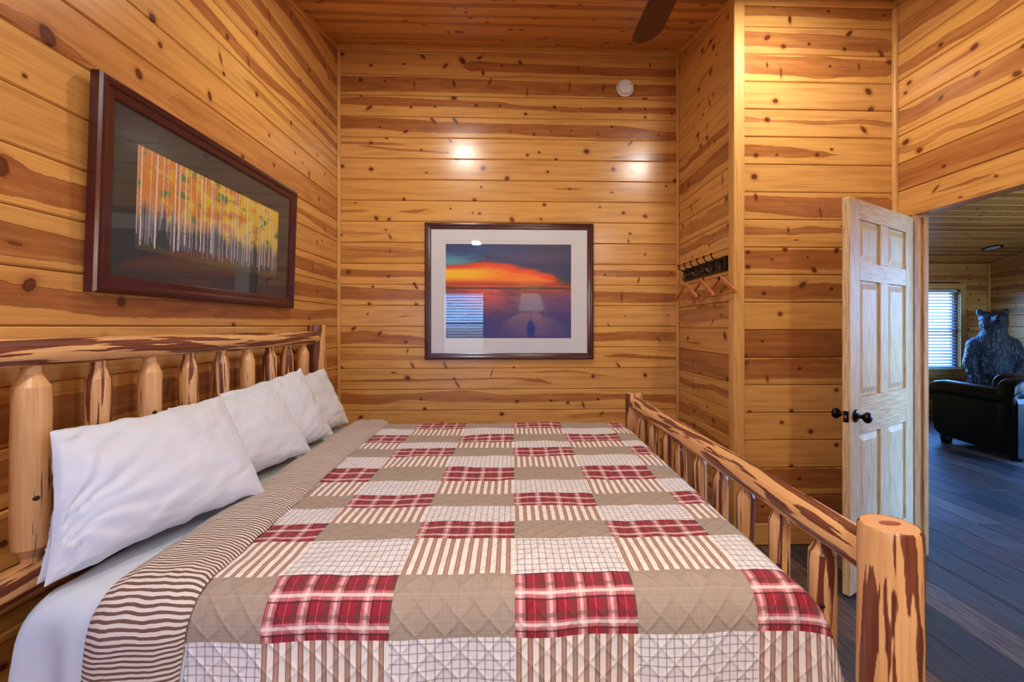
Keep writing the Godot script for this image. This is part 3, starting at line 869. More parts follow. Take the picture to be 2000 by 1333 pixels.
func recessed_light(x: float, z: float, label: String) -> void:
	var ang := atan(SLOPE)
	var up := Vector3(0, cos(ang), sin(ang))
	var p := W(x, ceil_y(z), z)
	var t := thing("recessed_light", label, "ceiling light", "recessed ceiling lights of the bedroom", p)
	t.transform.basis = Basis(Vector3.RIGHT, up, Vector3.RIGHT.cross(up))
	part("trim_ring", lathe([Vector2(0.070, 0.006), Vector2(0.072, -0.004), Vector2(0.082, -0.008), Vector2(0.094, -0.006), Vector2(0.096, 0.0)], 28), M.white_plastic, t)
	part("light_lens", lathe([Vector2(0.0005, -0.002), Vector2(0.04, -0.002), Vector2(0.070, 0.0)], 28), M.emit, t)
	area_light("lamp", Vector3(0, -0.014, 0), Vector3(0, -1, 0), Vector2(0.125, 0.125), 1.9, LAMP_COLOR, t)

func make_floor_materials() -> void:
	var fm := []
	var tones := [Color(0.28, 0.25, 0.235), Color(0.41, 0.35, 0.32), Color(0.19, 0.18, 0.175), Color(0.52, 0.44, 0.39), Color(0.36, 0.28, 0.24)]
	for i in tones.size():
		var tex := wood_grain_texture(tones[i].lightened(0.06), tones[i].darkened(0.42), 80 + i, 0.09, 1.9)
		var m := textured(tex, 0.5, Vector3(0.7, 4.0, 1))
		fm.append(m)
	M.floor = fm

func lay_floor(parent: Node3D, x0: float, x1: float, z0: float, z1: float) -> void:
	var w := 0.195
	var x := x0
	var row := 0
	while x < x1 - 0.01:
		var ww := minf(w, x1 - x)
		var z := z0 - rng.randf() * 1.2
		while z < z1:
			var e := minf(z + 1.22, z1)
			var s := maxf(z, z0)
			if e - s > 0.02:
				var st := begin()
				add_box(st, Vector3(ww - 0.0024, 0.012, e - s - 0.0024), 0.002, Transform3D(), Vector2(rng.randf(), rng.randf()))
				part("floor_plank", st.commit(), M.floor[rng.randi() % 5], parent, at(W(x + ww * 0.5, -0.006, (s + e) * 0.5)))
			z += 1.22
		x += w
		row += 1

# ---------------------------------------------------------------- living room shell

func build_living_shell() -> void:
	rng.seed = 9
	var T := 0.018
	var fo := structure("floor_001", box_between(W(XR2 - 0.04, -0.15, LN - 0.1), W(LX + 0.2, -0.012, LZ + 0.2)), M.core, "dark plank floor of the living room beyond the doorway")
	lay_floor(fo, XR2 - 0.04, LX, LN, LZ)
	# far wall with a window: opening X 6.05..6.95, Y 0.72..1.98
	var wx0 := 6.02
	var wx1 := 6.95
	var wy0 := 0.735
	var wy1 := 1.975
	var st := begin()
	for q in [[XR2, wx0, 0.0, 2.9], [wx1, LX + 0.14, 0.0, 2.9], [wx0, wx1, 0.0, wy0], [wx0, wx1, wy1, 2.9]]:
		var a := W(q[0], q[2], LZ + T)
		var b := W(q[1], q[3], LZ + T + 0.12)
		add_box(st, (a - b).abs(), 0.0, Transform3D(Basis(), (a + b) * 0.5))
	var wb := structure("wall_living_back", st.commit(), M.groove, "knotty pine wall with the blind-covered window")
	for k in range(0, 14):
		var y := maxf(BASE + PITCH * k, 0.0)
		var spans := [[XR2, LX]]
		if y > wy0 - 0.1 and y < wy1:
			spans = [[XR2, wx0], [wx1, LX]]
		for s in spans:
			board(wb, W(s[0], y, LZ + T), W(s[1], y, LZ + T), Vector3.UP, Vector3.BACK, PITCH, T, M.sheet_any, s[0] / 2.84, s[1] / 2.84, k * 3 + 1)
	# right-hand wall with tall windows outside the frame: Z 1.0..4.3
	var stw := begin()
	var oz0 := 0.6
	var oz1 := 4.3
	var oy0 := 0.35
	var oy1 := 2.55
	for q in [[LN - 0.1, oz0, 0.0, 4.3], [oz1, LZ + 0.1, 0.0, 3.4], [oz0, oz1, 0.0, oy0], [oz0, oz1, oy1, 4.0]]:
		var a := W(LX + T, q[2], q[0])
		var b := W(LX + T + 0.12, q[3], q[1])
		add_box(stw, (a - b).abs(), 0.0, Transform3D(Basis(), (a + b) * 0.5))
	var wr := structure("wall_living_right", stw.commit(), M.groove, "knotty pine wall behind the carved bear")
	for k in range(0, 23):
		var y := maxf(BASE + PITCH * k, 0.0)
		var zmax := minf(LZ, LZ - (y - 2.373) / 0.22 + 0.2)
		if zmax < LN + 0.3:
			continue
		var spans := [[LN, zmax]]
		if y > oy0 - 0.1 and y < oy1:
			spans = [[LN, oz0], [oz1, zmax]]
		for s in spans:
			if s[1] > s[0] + 0.05:
				board(wr, W(LX + T, y, s[0]), W(LX + T, y, s[1]), Vector3.UP, Vector3.LEFT, PITCH, T, M.sheet_any, s[0] / 2.84, s[1] / 2.84, k * 7 + 5)
	# near wall, and the living-room face of the shared wall
	var stf := begin()
	for q in [[XR2, 3.2, 0.0, 4.3], [6.8, LX + 0.14, 0.0, 4.3], [3.2, 6.8, 2.35, 4.3], [3.2, 6.8, 0.0, 0.1]]:
		var a := W(q[0], q[2], LN - 0.12)
		var b := W(q[1], q[3], LN)
		add_box(stf, (a - b).abs(), 0.0, Transform3D(Basis(), (a + b) * 0.5))
	structure("wall_living_front", stf.commit(), M.trim, "pine wall at the near end of the living room")
	big_window("window_4", W(6.8, 0.1, LN), 3.6, 2.25, Basis(Vector3.LEFT, Vector3.UP, Vector3.FORWARD), "wide glazed patio opening of the living room")
	# ceiling
	var ang := atan(0.22)
	var up := Vector3(0, cos(ang), -sin(ang))
	var run := Vector3(0, sin(ang), cos(ang))
	var mid := W((XR2 + LX) * 0.5 + 0.08, liv_y((LN + LZ) * 0.5), (LN + LZ) * 0.5)
	var stc := begin()
	add_box(stc, Vector3(LX - XR2 + 0.12, 0.14, (LZ - LN + 0.5) / cos(ang)), 0.0, Transform3D(Basis(Vector3.RIGHT, up, Vector3.RIGHT.cross(up)), mid + up * (0.07 + T)))
	var ce := structure("ceiling_001", stc.commit(), M.groove, "pale knotty pine ceiling of the living room")
	var low := W(0, 2.373, LZ) + up * T
	var s := 0.0
	var n := 0
	while s < (LZ - LN) / cos(ang):
		var p := low + run * s
		board(ce, Vector3(XR2, p.y, p.z), Vector3(LX, p.y, p.z), run, -up, 0.14, T, M.sheet_any, rng.randf(), rng.randf() + 1.7, n * 5 + 1, "ceiling_board", 0.06)
		s += 0.14
		n += 1
	trim(12, W(LX - 0.012, 0, LZ - 0.012), W(LX - 0.012, 2.37, LZ - 0.012), Vector2(0.03, 0.03))
	trim(13, W(XR2, 2.34, LZ - 0.01), W(LX, 2.34, LZ - 0.01), Vector2(0.02, 0.05))
	trim(14, W(LX - 0.008, 2.35, LZ), W(LX - 0.008, liv_y(3.0) - 0.02, 3.0), Vector2(0.016, 0.04))
	window_with_blind("window_1", W(wx0, wy0, LZ + T), wx1 - wx0, wy1 - wy0, PI, "living room window with white horizontal blind", 24, 0.62, 0.5)
	big_window("window_2", W(LX + T, oy0, oz0), oz1 - oz0, oy1 - oy0)

# A double-hung window in a wall; local x along the wall, y up, z into the room. turn 0: room lies towards +z.
func window_with_blind(called: String, origin: Vector3, w: float, h: float, turn: float, label: String, slats: int, tilt: float, mid_rail: float) -> void:
	var root := Node3D.new()
	root.name = called
	add_child(root)
	root.set_meta("kind", "structure")
	root.set_meta("label", label)
	root.transform = Transform3D(Basis(), origin) if turn != 0.0 else Transform3D(Basis(Vector3.UP, PI), origin)
	# turn PI: seen from the camera side (room towards +z in Godot axes)
	var cw := 0.085
	for q in [["casing", Vector3(w + cw * 2, cw, 0.02), Vector3(w * 0.5, h + cw * 0.5, 0.012)], ["sill", Vector3(w + cw * 2 + 0.04, 0.025, 0.06), Vector3(w * 0.5, -0.012, 0.02)], ["apron", Vector3(w + cw * 2, 0.08, 0.018), Vector3(w * 0.5, -0.065, 0.012)],
			["casing", Vector3(cw, h, 0.02), Vector3(-cw * 0.5, h * 0.5, 0.012)], ["casing", Vector3(cw, h, 0.02), Vector3(w + cw * 0.5, h * 0.5, 0.012)]]:
		part(q[0], box(q[1], 0.003), M.trim, root, at(q[2] + Vector3(0, 0, 0.018)))
	var fr := begin()
	var f := 0.045
	for q in [[Vector3(w, f, 0.05), Vector3(w * 0.5, f * 0.5, -0.08)], [Vector3(w, f, 0.05), Vector3(w * 0.5, h - f * 0.5, -0.08)], [Vector3(f, h, 0.05), Vector3(f * 0.5, h * 0.5, -0.08)], [Vector3(f, h, 0.05), Vector3(w - f * 0.5, h * 0.5, -0.08)], [Vector3(w, 0.04, 0.05), Vector3(w * 0.5, h * mid_rail, -0.08)]]:
		add_box(fr, q[0], 0.003, at(q[1]))
	part("window_frame", fr.commit(), M.window_white, root)
	part("pane", box(Vector3(w - f * 2, h * mid_rail - 0.06, 0.004), 0.0), M.glass, root, at(Vector3(w * 0.5, h * mid_rail * 0.5, -0.085)))
	part("pane", box(Vector3(w - f * 2, h * (1.0 - mid_rail) - 0.06, 0.004), 0.0), M.glass, root, at(Vector3(w * 0.5, h * (1.0 + mid_rail) * 0.5, -0.085)))
	var b := Node3D.new()
	b.name = "blind"
	root.add_child(b)
	var bw := w - 0.02
	part("headrail", box(Vector3(bw, 0.05, 0.05), 0.004), M.window_white, b, at(Vector3(w * 0.5, h - 0.03, -0.025)))
	var slat := box(Vector3(bw, 0.0025, 0.045), 0.001)
	var top := h - 0.075
	for i in slats:
		var y := top - (top - 0.03) * i / float(slats - 1)
		part("slat", slat, M.blind, b, at(Vector3(w * 0.5, y, -0.025), 0.0, tilt))
	part("bottom_rail", box(Vector3(bw, 0.02, 0.045), 0.004), M.window_white, b, at(Vector3(w * 0.5, 0.012, -0.025)))

func big_window(called: String, origin: Vector3, w: float, h: float, axes := Basis(Vector3(0, 0, -1), Vector3.UP, Vector3(-1, 0, 0)), label := "tall window wall of the living room") -> void:
	var root := Node3D.new()
	root.name = called
	add_child(root)
	root.set_meta("kind", "structure")
	root.set_meta("label", label)
	# local x runs along the wall, z points back into the room
	root.transform = Transform3D(axes, origin)
	var st := begin()
	for i in 4:
		add_box(st, Vector3(0.07, h, 0.06), 0.003, at(Vector3(0.035 + (w - 0.07) * i / 3.0, h * 0.5, -0.06)))
	for y in [0.035, h - 0.035]:
		add_box(st, Vector3(w, 0.07, 0.06), 0.003, at(Vector3(w * 0.5, y, -0.06)))
	part("window_frame", st.commit(), M.trim, root)
	for i in 3:
		part("pane", box(Vector3(w / 3.0 - 0.07, h - 0.14, 0.004), 0.0), M.glass, root, at(Vector3(w * (i + 0.5) / 3.0, h * 0.5, -0.065)))

# ---------------------------------------------------------------- log bed

# A peeled log along +y from 0 to length. ends: [tenon radius, tenon length, shoulder length] or empty for a sawn end.
func log_mesh(length: float, r: float, seed_: int, tenon0: Array, tenon1: Array, bump := 0.06, taper := 0.0, ring := 0.035, along_v := 0.6) -> ArrayMesh:
	var prof := []
	if tenon0.size():
		prof.append(Vector2(0.0008, 0.0))
		prof.append(Vector2(tenon0[0], 0.0))
		prof.append(Vector2(tenon0[0], tenon0[1] - 0.002))
		prof.append(Vector2(tenon0[0], tenon0[1]))
		prof.append(Vector2(tenon0[0] + 0.002, tenon0[1] + 0.002))
		prof.append(Vector2(r * 0.97 - 0.0015, tenon0[1] + tenon0[2] - 0.0015))
		prof.append(Vector2(r * 0.98, tenon0[1] + tenon0[2]))
		prof.append(Vector2(r * 0.985, tenon0[1] + tenon0[2] + 0.002))
	else:
		prof.append(Vector2(r * 0.95, 0.0))
	var a: float = (tenon0[1] + tenon0[2]) if tenon0.size() else 0.0
	var b: float = length - ((tenon1[1] + tenon1[2]) if tenon1.size() else 0.0)
	var n := maxi(4, int((b - a) / ring))
	for i in range(1, n):
		var t := float(i) / n
		prof.append(Vector2(r * (1.0 - taper * t), lerpf(a, b, t)))
	if tenon1.size():
		prof.append(Vector2(r * 0.985, b - 0.002))
		prof.append(Vector2(r * 0.98, b))
		prof.append(Vector2(r * 0.97 - 0.0015, b + 0.0015))
		prof.append(Vector2(tenon1[0] + 0.002, b + tenon1[2] - 0.002))
		prof.append(Vector2(tenon1[0], b + tenon1[2]))
		prof.append(Vector2(tenon1[0], b + tenon1[2] + 0.002))
		prof.append(Vector2(tenon1[0], length))
		prof.append(Vector2(0.0008, length))
	else:
		prof.append(Vector2(r * 0.97 * (1.0 - taper), length - 0.005))
		prof.append(Vector2(r * 0.90 * (1.0 - taper), length))
	var seg := 22
	var rows := []
	var uvs := []
	var u0 := fposmod(seed_ * 0.371, 1.0)
	for i in prof.size():
		var p: Vector2 = prof[i]
		var line := PackedVector3Array()
		var ul := PackedVector2Array()
		for j in seg + 1:
			var an := TAU * (j % seg) / seg
			var c := cos(an)
			var s := sin(an)
			var rr := p.x
			if p.x > r * 0.8:
				rr *= 1.0 + bump * nz.get_noise_3d(c * 0.6 + seed_ * 3.1, s * 0.6, p.y * 2.2 + seed_) + bump * 0.45 * nz.get_noise_3d(c * 1.7, s * 1.7 + seed_ * 1.7, p.y * 7.0)
			line.append(Vector3(rr * c, p.y, rr * s))
			ul.append(Vector2(float(j) / seg + u0, p.y * along_v + seed_ * 0.237))
		rows.append(line)
		uvs.append(ul)
	var st := begin()
	add_grid(st, rows, uvs, true, true)
	return st.commit()

func log_disc(r: float, y: float, xf := Transform3D()) -> ArrayMesh:
	return lathe([Vector2(r, y), Vector2(r * 0.5, y + 0.0015), Vector2(0.0005, y + 0.002)], 22, xf)

const HBX := -1.362
const FBX := 0.861

func log_post(parent: Node3D, x: float, z: float, h: float, r: float, seed_: int, m: Material) -> void:
	var p := part("post", log_mesh(h, r, seed_, [], [], 0.07, 0.0, 0.035, 0.5), m, parent, at(W(x, 0, z)))
	part("end_grain", log_disc(r * 0.9, h - 0.001), M.log_end, p)
	var st := begin()
	var rows := []
	add_lathe(st, [Vector2(r * 0.30, h + 0.0006), Vector2(r * 0.2, h + 0.0016), Vector2(0.0005, h + 0.0022)], 14, Transform3D(Basis().scaled(Vector3(1.35, 1, 0.7)), Vector3(r * 0.02, 0.0006, 0)))
	part("heartwood", st.commit(), M.log_heart, p)

func build_bed() -> void:
	rng.seed = 13
	var bed := thing("log_bed", "king bed frame of peeled logs with bark patches and turned spindles", "bed")
	# headboard
	log_post(bed, HBX, 3.036, 1.397, 0.060, 3, M.log_c)
	log_post(bed, HBX, 0.96, 1.397, 0.060, 4, M.log_c)
	var along := Basis(Vector3.RIGHT, Vector3(0, 0, -1), Vector3(0, 1, 0))
	part("rail", log_mesh(2.08, 0.043, 11, [], [], 0.16), M.log_c, bed, Transform3D(along, W(HBX, 1.309, 0.96)))
	part("rail", log_mesh(2.08, 0.050, 12, [], [], 0.1), M.log_a, bed, Transform3D(along, W(HBX, 0.672, 0.96)))
	var kinds := ["log_b", "log_a", "log_pale", "log_c", "log_c", "log_pale", "log_c", "log_a", "log_pale"]
	var i := 0
	for z in [1.26, 1.457, 1.659, 1.854, 2.055, 2.254, 2.455, 2.640, 2.838]:
		var r := 0.041 if i == 0 else rng.randf_range(0.034, 0.038)
		var sp := part("spindle", log_mesh(0.58, r, 30 + i, [0.021, 0.03, 0.028], [0.021, 0.035, 0.035], 0.09), M[kinds[i] if i > 0 else "log_pale"], bed, at(W(HBX, 0.705, z)))
		if i in [0, 2]:
			part("knot", lathe([Vector2(0.008, 0.0), Vector2(0.005, 0.003), Vector2(0.0004, 0.002)], 10), M.log_knot, sp, Transform3D(Basis(Vector3(0, 0, 1), 0.0).rotated(Vector3.FORWARD, PI * 0.5).rotated(Vector3.UP, -0.5), Vector3(r * 0.86, 0.2 if i == 0 else 0.36, r * 0.47)))
		i += 1
	# footboard
	log_post(bed, FBX, 0.957, 0.933, 0.0600, 6, M.log_a)
	log_post(bed, FBX, 3.03, 0.912, 0.060, 7, M.log_c)
	part("rail", log_mesh(2.08, 0.047, 14, [], [], 0.10), M.log_a, bed, Transform3D(along.rotated(Vector3.RIGHT, 0.004), W(FBX, 0.836, 0.957)))
	part("rail", log_mesh(2.08, 0.050, 15, [], [], 0.08), M.log_a, bed, Transform3D(along, W(FBX, 0.400, 0.957)))
	i = 0
	var fk := ["log_a", "log_b", "log_c", "log_c", "log_a", "log_c", "log_c", "log_b", "log_c"]
	for z in [1.17, 1.366, 1.564, 1.755, 1.951, 2.16, 2.365, 2.596, 2.815]:
		var r := rng.randf_range(0.031, 0.034)
		var sp := part("spindle", log_mesh(0.37, r, 50 + i, [0.019, 0.02, 0.022], [0.019, 0.022, 0.024], 0.1), M[fk[i]], bed, at(W(FBX, 0.435, z)))
		if i < 2:
			part("knot", lathe([Vector2(0.007, 0.0), Vector2(0.005, 0.003), Vector2(0.0004, 0.002)], 10), M.log_knot, sp, Transform3D(Basis(Vector3.RIGHT, PI * 0.5).rotated(Vector3.UP, -0.6), Vector3(-r * 0.6, 0.19, r * 0.84)))
		i += 1
	# side rails
	var across := Basis(Vector3.UP, Vector3.RIGHT, Vector3(0, 0, -1)).orthonormalized()
	for z in [0.99, 3.04]:
		part("side_rail", log_mesh(FBX - HBX, 0.05, 70 + int(z), [], [], 0.08), M.log_a, bed, Transform3D(Basis(Vector3(0, -1, 0), Vector3(1, 0, 0), Vector3(0, 0, 1)), W(HBX, 0.30, z)))

# ---------------------------------------------------------------- bedding

const MX0 := -1.235     # head end of the mattress
const MX1 := 0.745      # foot end
const MZ0 := 1.115      # near side
const MZ1 := 3.03       # far side
const TOP := 0.700

# Position of a cloth lying over the bed. a: distance along X, b: distance along -Z, both measured on the cloth; lift raises it.
func drape(a: float, b: float, lift: float, near_s: float, far_s: float, r: float) -> Vector3:
	var x := a
	var dx := 0.0
	var fx := MX1 - 0.02
	var rf := 0.075
	if a > fx:
		var th := (a - fx) / rf
		if th < PI * 0.5:
			x = fx + rf * sin(th)
			dx = rf * (1.0 - cos(th))
		else:
			x = fx + rf + 0.03 * (a - fx - rf * PI * 0.5)
			dx = rf + (a - fx - rf * PI * 0.5)
	var z := -b
	var dz := 0.0
	if z < near_s:
		var th := (near_s - z) / r
		if th < PI * 0.5:
			dz = r * (1.0 - cos(th))
			z = near_s - r * sin(th)
		else:
			dz = r + (near_s - (-b) - r * PI * 0.5)
			z = near_s - r - 0.02 * (dz - r)
	elif z > far_s:
		var th := (z - far_s) / r
		if th < PI * 0.5:
			dz = r * (1.0 - cos(th))
			z = far_s + r * sin(th)
		else:
			dz = r + (-b - far_s - r * PI * 0.5)
			z = far_s + r
	var drop := maxf(dx, dz)
	var both := minf(dx, dz)
	x += both * 0.12
	if dz > 0.0 and -b < near_s:
		z -= both * 0.25
	var y := TOP + 0.022 * smoothstep(1.3, 2.9, z) - drop
	var tx := clampf((a - fx) / rf, 0.0, PI * 0.5)
	var tz := clampf(maxf((near_s + b) / r, (-b - far_s) / r), 0.0, PI * 0.5)
	var out := Vector3(0, cos(maxf(tx, tz)), 0)
	if dx > dz:
		out.x = sin(tx)
	else:
		out.z = sin(tz) * (1.0 if -b < near_s else -1.0)
	return W(x, y, z) + out * lift

# rows of the patchwork, as distances Z on the cloth
const ROWS := [3.56, 3.41, 3.265, 3.115, 2.970, 2.803, 2.657, 2.494, 2.378, 2.237, 2.066, 1.897, 1.752, 1.632, 1.503, 1.386, 1.195, 1.03, 0.865, 0.70, 0.535]

func quilt_v(b: float) -> float:
	var z := -b
	for i in ROWS.size() - 1:
		if z >= ROWS[i + 1]:
			return (i + (ROWS[i] - z) / (ROWS[i] - ROWS[i + 1])) / (ROWS.size() - 1.0)
	return 1.0

const QA0 := -0.95
const QA1 := 1.05

func solid(w: int, h: int, c: Color) -> Image:
	var im := Image.create(w, h, false, Image.FORMAT_RGBA8)
	im.fill(c)
	return im

func over(img: Image, r: Rect2i, c: Color) -> void:
	img.blend_rect(solid(r.size.x, r.size.y, c), Rect2i(Vector2i.ZERO, r.size), r.position)

func quilt_textures() -> Array:
	var px := 900.0
	var w := int((QA1 - QA0) * px)
	var nrow := ROWS.size() - 1
	var rh := 100
	var bw := 288
	var taupe := Color(0.63, 0.56, 0.49)
	var cream := Color(0.93, 0.90, 0.85)
	var red := Color(0.565, 0.09, 0.155)
	var tiles := []
	# plaid
	var t := solid(bw, rh, red)
	var dark := Color(0.20, 0.12, 0.13)
	for k in 4:
		var x := k * 72
		over(t, Rect2i(x + 2, 0, 22, rh), Color(0.93, 0.80, 0.76, 0.42))
		over(t, Rect2i(x + 9, 0, 8, rh), Color(0.95, 0.90, 0.84, 0.55))
		over(t, Rect2i(x + 26, 0, 3, rh), Color(dark.r, dark.g, dark.b, 0.75))
		over(t, Rect2i(x + 45, 0, 2, rh), Color(0.93, 0.8, 0.76, 0.4))
		over(t, Rect2i(x + 62, 0, 9, rh), Color(0.34, 0.28, 0.22, 0.55))
	for k in 3:
		var y := k * 44 - 16
		for q in [[2, 14, Color(0.93, 0.80, 0.76, 0.42)], [6, 5, Color(0.95, 0.92, 0.86, 0.7)], [17, 2, Color(dark.r, dark.g, dark.b, 0.7)], [36, 6, Color(0.34, 0.28, 0.22, 0.4)]]:
			var y0: int = maxi(0, y + q[0])
			var y1: int = mini(rh, y + q[0] + q[1])
			if y1 > y0:
				over(t, Rect2i(0, y0, bw, y1 - y0), q[2])
	tiles.append(t)
	# ticking stripes
	t = solid(bw, rh, cream)
	for k in 11:
		var x := int(k * bw / 11.0)
		over(t, Rect2i(x + 5, 0, 8, rh), Color(0.66, 0.565, 0.49, 1.0))
		over(t, Rect2i(x + 3, 0, 2, rh), Color(0.60, 0.30, 0.27, 1.0))
		over(t, Rect2i(x + 13, 0, 2, rh), Color(0.60, 0.30, 0.27, 1.0))
	tiles.append(t)
	# plain taupe, slubbed
	t = solid(bw, rh, taupe)
	rng.seed = 91
	for k in 110:
		over(t, Rect2i(rng.randi() % bw, 0, 1, rh), Color(0.3, 0.27, 0.22, rng.randf() * 0.10))
		over(t, Rect2i(0, rng.randi() % rh, bw, 1), Color(0.9, 0.85, 0.75, rng.randf() * 0.10))
	tiles.append(t)
	# white with a window-pane check
	t = solid(bw, rh, Color(0.90, 0.875, 0.86))
	for k in 15:
		over(t, Rect2i(int(k * bw / 15.0) + 6, 0, 2, rh), Color(0.33, 0.29, 0.33, 0.62))
	for k in 7:
		over(t, Rect2i(0, int(k * rh / 7.0) + 6, bw, 2), Color(0.40, 0.33, 0.36, 0.42))
	tiles.append(t)
	var img := Image.create(w, nrow * rh, false, Image.FORMAT_RGBA8)
	img.fill(taupe)
	for r in nrow:
		for c in range(-2, 6):
			var kind: int = posmod((r - 4) + 2 * posmod(c, 2), 4)
			var x0 := int((-0.63 + 0.3185 * c - QA0) * px)
			img.blit_rect(tiles[kind], Rect2i(0, 0, bw, rh), Vector2i(x0, r * rh))
	# taupe border round the foot
	img.fill_rect(Rect2i(int((1.0 - QA0) * px), 0, w, nrow * rh), taupe)
	# stitched diamonds
	var hw := 900
	var hh := 1000
	var hm := PackedByteArray()
	hm.resize(hw * hh)
	for y in hh:
		var zz := y * 0.0031
		for x in hw:
			var aa := x * (QA1 - QA0) / hw
			var p := fposmod((aa + zz) / 0.074, 1.0)
			var q := fposmod((aa - zz) / 0.074 + 100.0, 1.0)
			var d := minf(minf(p, 1.0 - p), minf(q, 1.0 - q))
			hm[y * hw + x] = int(255.0 * sqrt(minf(1.0, d * 6.0)))
	var him := Image.create_from_data(hw, hh, false, Image.FORMAT_L8, hm)
	return [ImageTexture.create_from_image(img), ImageTexture.create_from_image(him)]

func cloth_noise(p: Vector3, k: float) -> float:
	return nz.get_noise_3d(p.x * k, p.y * k, p.z * k)

func build_bedding() -> void:
	rng.seed = 17
	# mattress on its foundation
	var mt := thing("mattress", "white king mattress under the sheet and quilt", "mattress")
	part("foundation", box_between(W(MX0 + 0.02, 0.20, MZ0 + 0.04), W(MX1 - 0.02, 0.40, MZ1 - 0.03), 0.03), M.linen, mt)
	part("pad", box_between(W(MX0 + 0.012, 0.405, MZ0 + 0.03), W(MX1 - 0.012, TOP - 0.035, MZ1 - 0.025), 0.05), M.linen, mt)
	# sheet
	var rows := []
	var uvs := []
	var a := MX0 - 0.045
	var line: PackedVector3Array
	while a < -0.80:
		line = PackedVector3Array()
		var ul := PackedVector2Array()
		var b := -3.30
		while b < -0.62:
			var aa := maxf(a, MX0)
			var p := drape(aa, b, -0.012, MZ0 + 0.075, MZ1 - 0.10, 0.09)
			# the head end turns down
			if a < MX0 + 0.02:
				p.y -= 0.25 * (MX0 + 0.02 - a) * 4.0
			var hang := clampf((TOP - p.y) * 5.0, 0.0, 1.0)
			p.z += hang * (0.012 * sin(a * 46.0 + p.y * 3.0) + 0.010 * cloth_noise(p, 3.0))
			p.x += hang * 0.05 * (TOP - p.y) * -1.0
			p.y += 0.005 * cloth_noise(p, 5.0) * (1.0 - hang)
			line.append(p)
			ul.append(Vector2(a, b))
			b += 0.022
		rows.append(line)
		uvs.append(ul)
		a += 0.012
	var st := begin()
	add_grid(st, rows, uvs, false, true)
	var sh := part("bed_sheet", st.commit(), M.sheet_cloth, self)
	tag(sh, "white sheet showing between the pillows and the striped quilt fold", "bed sheet")
	# quilt
	var tex := quilt_textures()
	var qm := textured(tex[0], 0.9)
	qm.heightmap_enabled = true
	qm.heightmap_texture = tex[1]
	qm.heightmap_scale = 0.4
	qm.rim_enabled = true
	qm.rim = 0.2
	rows = []
	uvs = []
	a = -0.90
	while a <= 1.04:
		line = PackedVector3Array()
		var ul := PackedVector2Array()
		var b := -3.45
		while b <= -0.55:
			var p := drape(a, b, 0.0, 1.195, 2.945, 0.095)
			var hang := clampf((TOP - p.y) * 4.0, 0.0, 1.0)
			# puffed diamonds and slow waves of the filling
			var dd := fposmod((a + b) / 0.074, 1.0)
			var de := fposmod((a - b) / 0.074, 1.0)
			var puff := 0.0010 * sqrt(sqrt(maxf(0.0, sin(dd * PI) * sin(de * PI))))
			var wave := 0.010 * cloth_noise(p, 2.0) + 0.005 * cloth_noise(p, 6.5)
			p.y += (puff + wave) * (1.0 - hang)
			if hang > 0.0 and -b < 1.3:
				p.z += (puff + 0.02 * cloth_noise(Vector3(p.x * 1.6, p.y * 0.4, 0), 2.0) + 0.008 * sin(a * 17.0)) * hang
			line.append(p)
			ul.append(Vector2((a - QA0) / (QA1 - QA0), quilt_v(b)))
			b += 0.0145
		rows.append(line)
		uvs.append(ul)
		a += 0.0135
	st = begin()
	add_grid(st, rows, uvs, false, true)
	var q := thing("quilt", "patchwork quilt of red plaid, taupe, striped and checked white blocks", "quilt")
	part("patchwork_top", st.commit(), qm, q)
	# turned-back edge showing the striped lining
	var stripe := solid(16, 64, Color(0.86, 0.82, 0.76))
	over(stripe, Rect2i(0, 4, 16, 26), Color(0.40, 0.31, 0.27, 1.0))
	over(stripe, Rect2i(0, 2, 16, 3), Color(0.50, 0.20, 0.19, 1.0))
	over(stripe, Rect2i(0, 29, 16, 3), Color(0.50, 0.20, 0.19, 1.0))
	var fm := textured(ImageTexture.create_from_image(stripe), 0.9, Vector3(4.0, 1.0 / 0.0130, 1))
	rows = []
	uvs = []
	var n := 26
	for i in n + 1:
		var t := float(i) / n
		line = PackedVector3Array()
		var ul := PackedVector2Array()
		var b := -3.45
		while b <= -0.55:
			var shift := 0.035 * smoothstep(-2.4, -0.9, b)
			var aa := lerpf(-1.085, -0.845, t) + shift
			# rounded edges, a little flattened between
			var edge := minf(t, 1.0 - t) * 2.0
			var lift := 0.004 + 0.026 * sqrt(clampf(edge * 2.2, 0.0, 1.0))
			var p := drape(aa, b, lift, 1.195, 2.945, 0.095)
			var hang := clampf((TOP - p.y) * 4.0, 0.0, 1.0)
			p.y += (0.006 * cloth_noise(p, 6.0) + 0.004 * cloth_noise(p, 16.0)) * (1.0 - hang)
			p.z += hang * (0.012 * cloth_noise(p, 4.0))
			p.x -= hang * (TOP - p.y) * 0.10
			p.x += 0.006 * cloth_noise(p + Vector3(7, 0, 0), 5.0)
			line.append(p)
			ul.append(Vector2(t * 0.24 + 0.02 * cloth_noise(p, 9.0), b + 0.004 * cloth_noise(p, 14.0)))
			b += 0.0125
		rows.append(line)
		uvs.append(ul)
	st = begin()
	add_grid(st, rows, uvs, false, true)
	var fold := part("turned_back_fold", st.commit(), fm, q)
	fold.set_meta("label", "striped lining of the quilt folded back")
	# pillows, by the corners of their outline: top near, top far, bottom far, bottom near
	pillow([W(-1.285, 1.095, 1.235), W(-1.255, 1.085, 1.90), W(-0.975, 0.735, 1.725), W(-1.195, 0.715, 1.135)], 0.075, 1, "white pillow with wrinkled near end in front of the others")
	pillow([W(-1.30, 1.075, 1.66), W(-1.26, 1.095, 2.31), W(-1.045, 0.735, 2.27), W(-1.165, 0.735, 1.65)], 0.065, 2, "white pillow second along the headboard, half covered by another pillow")
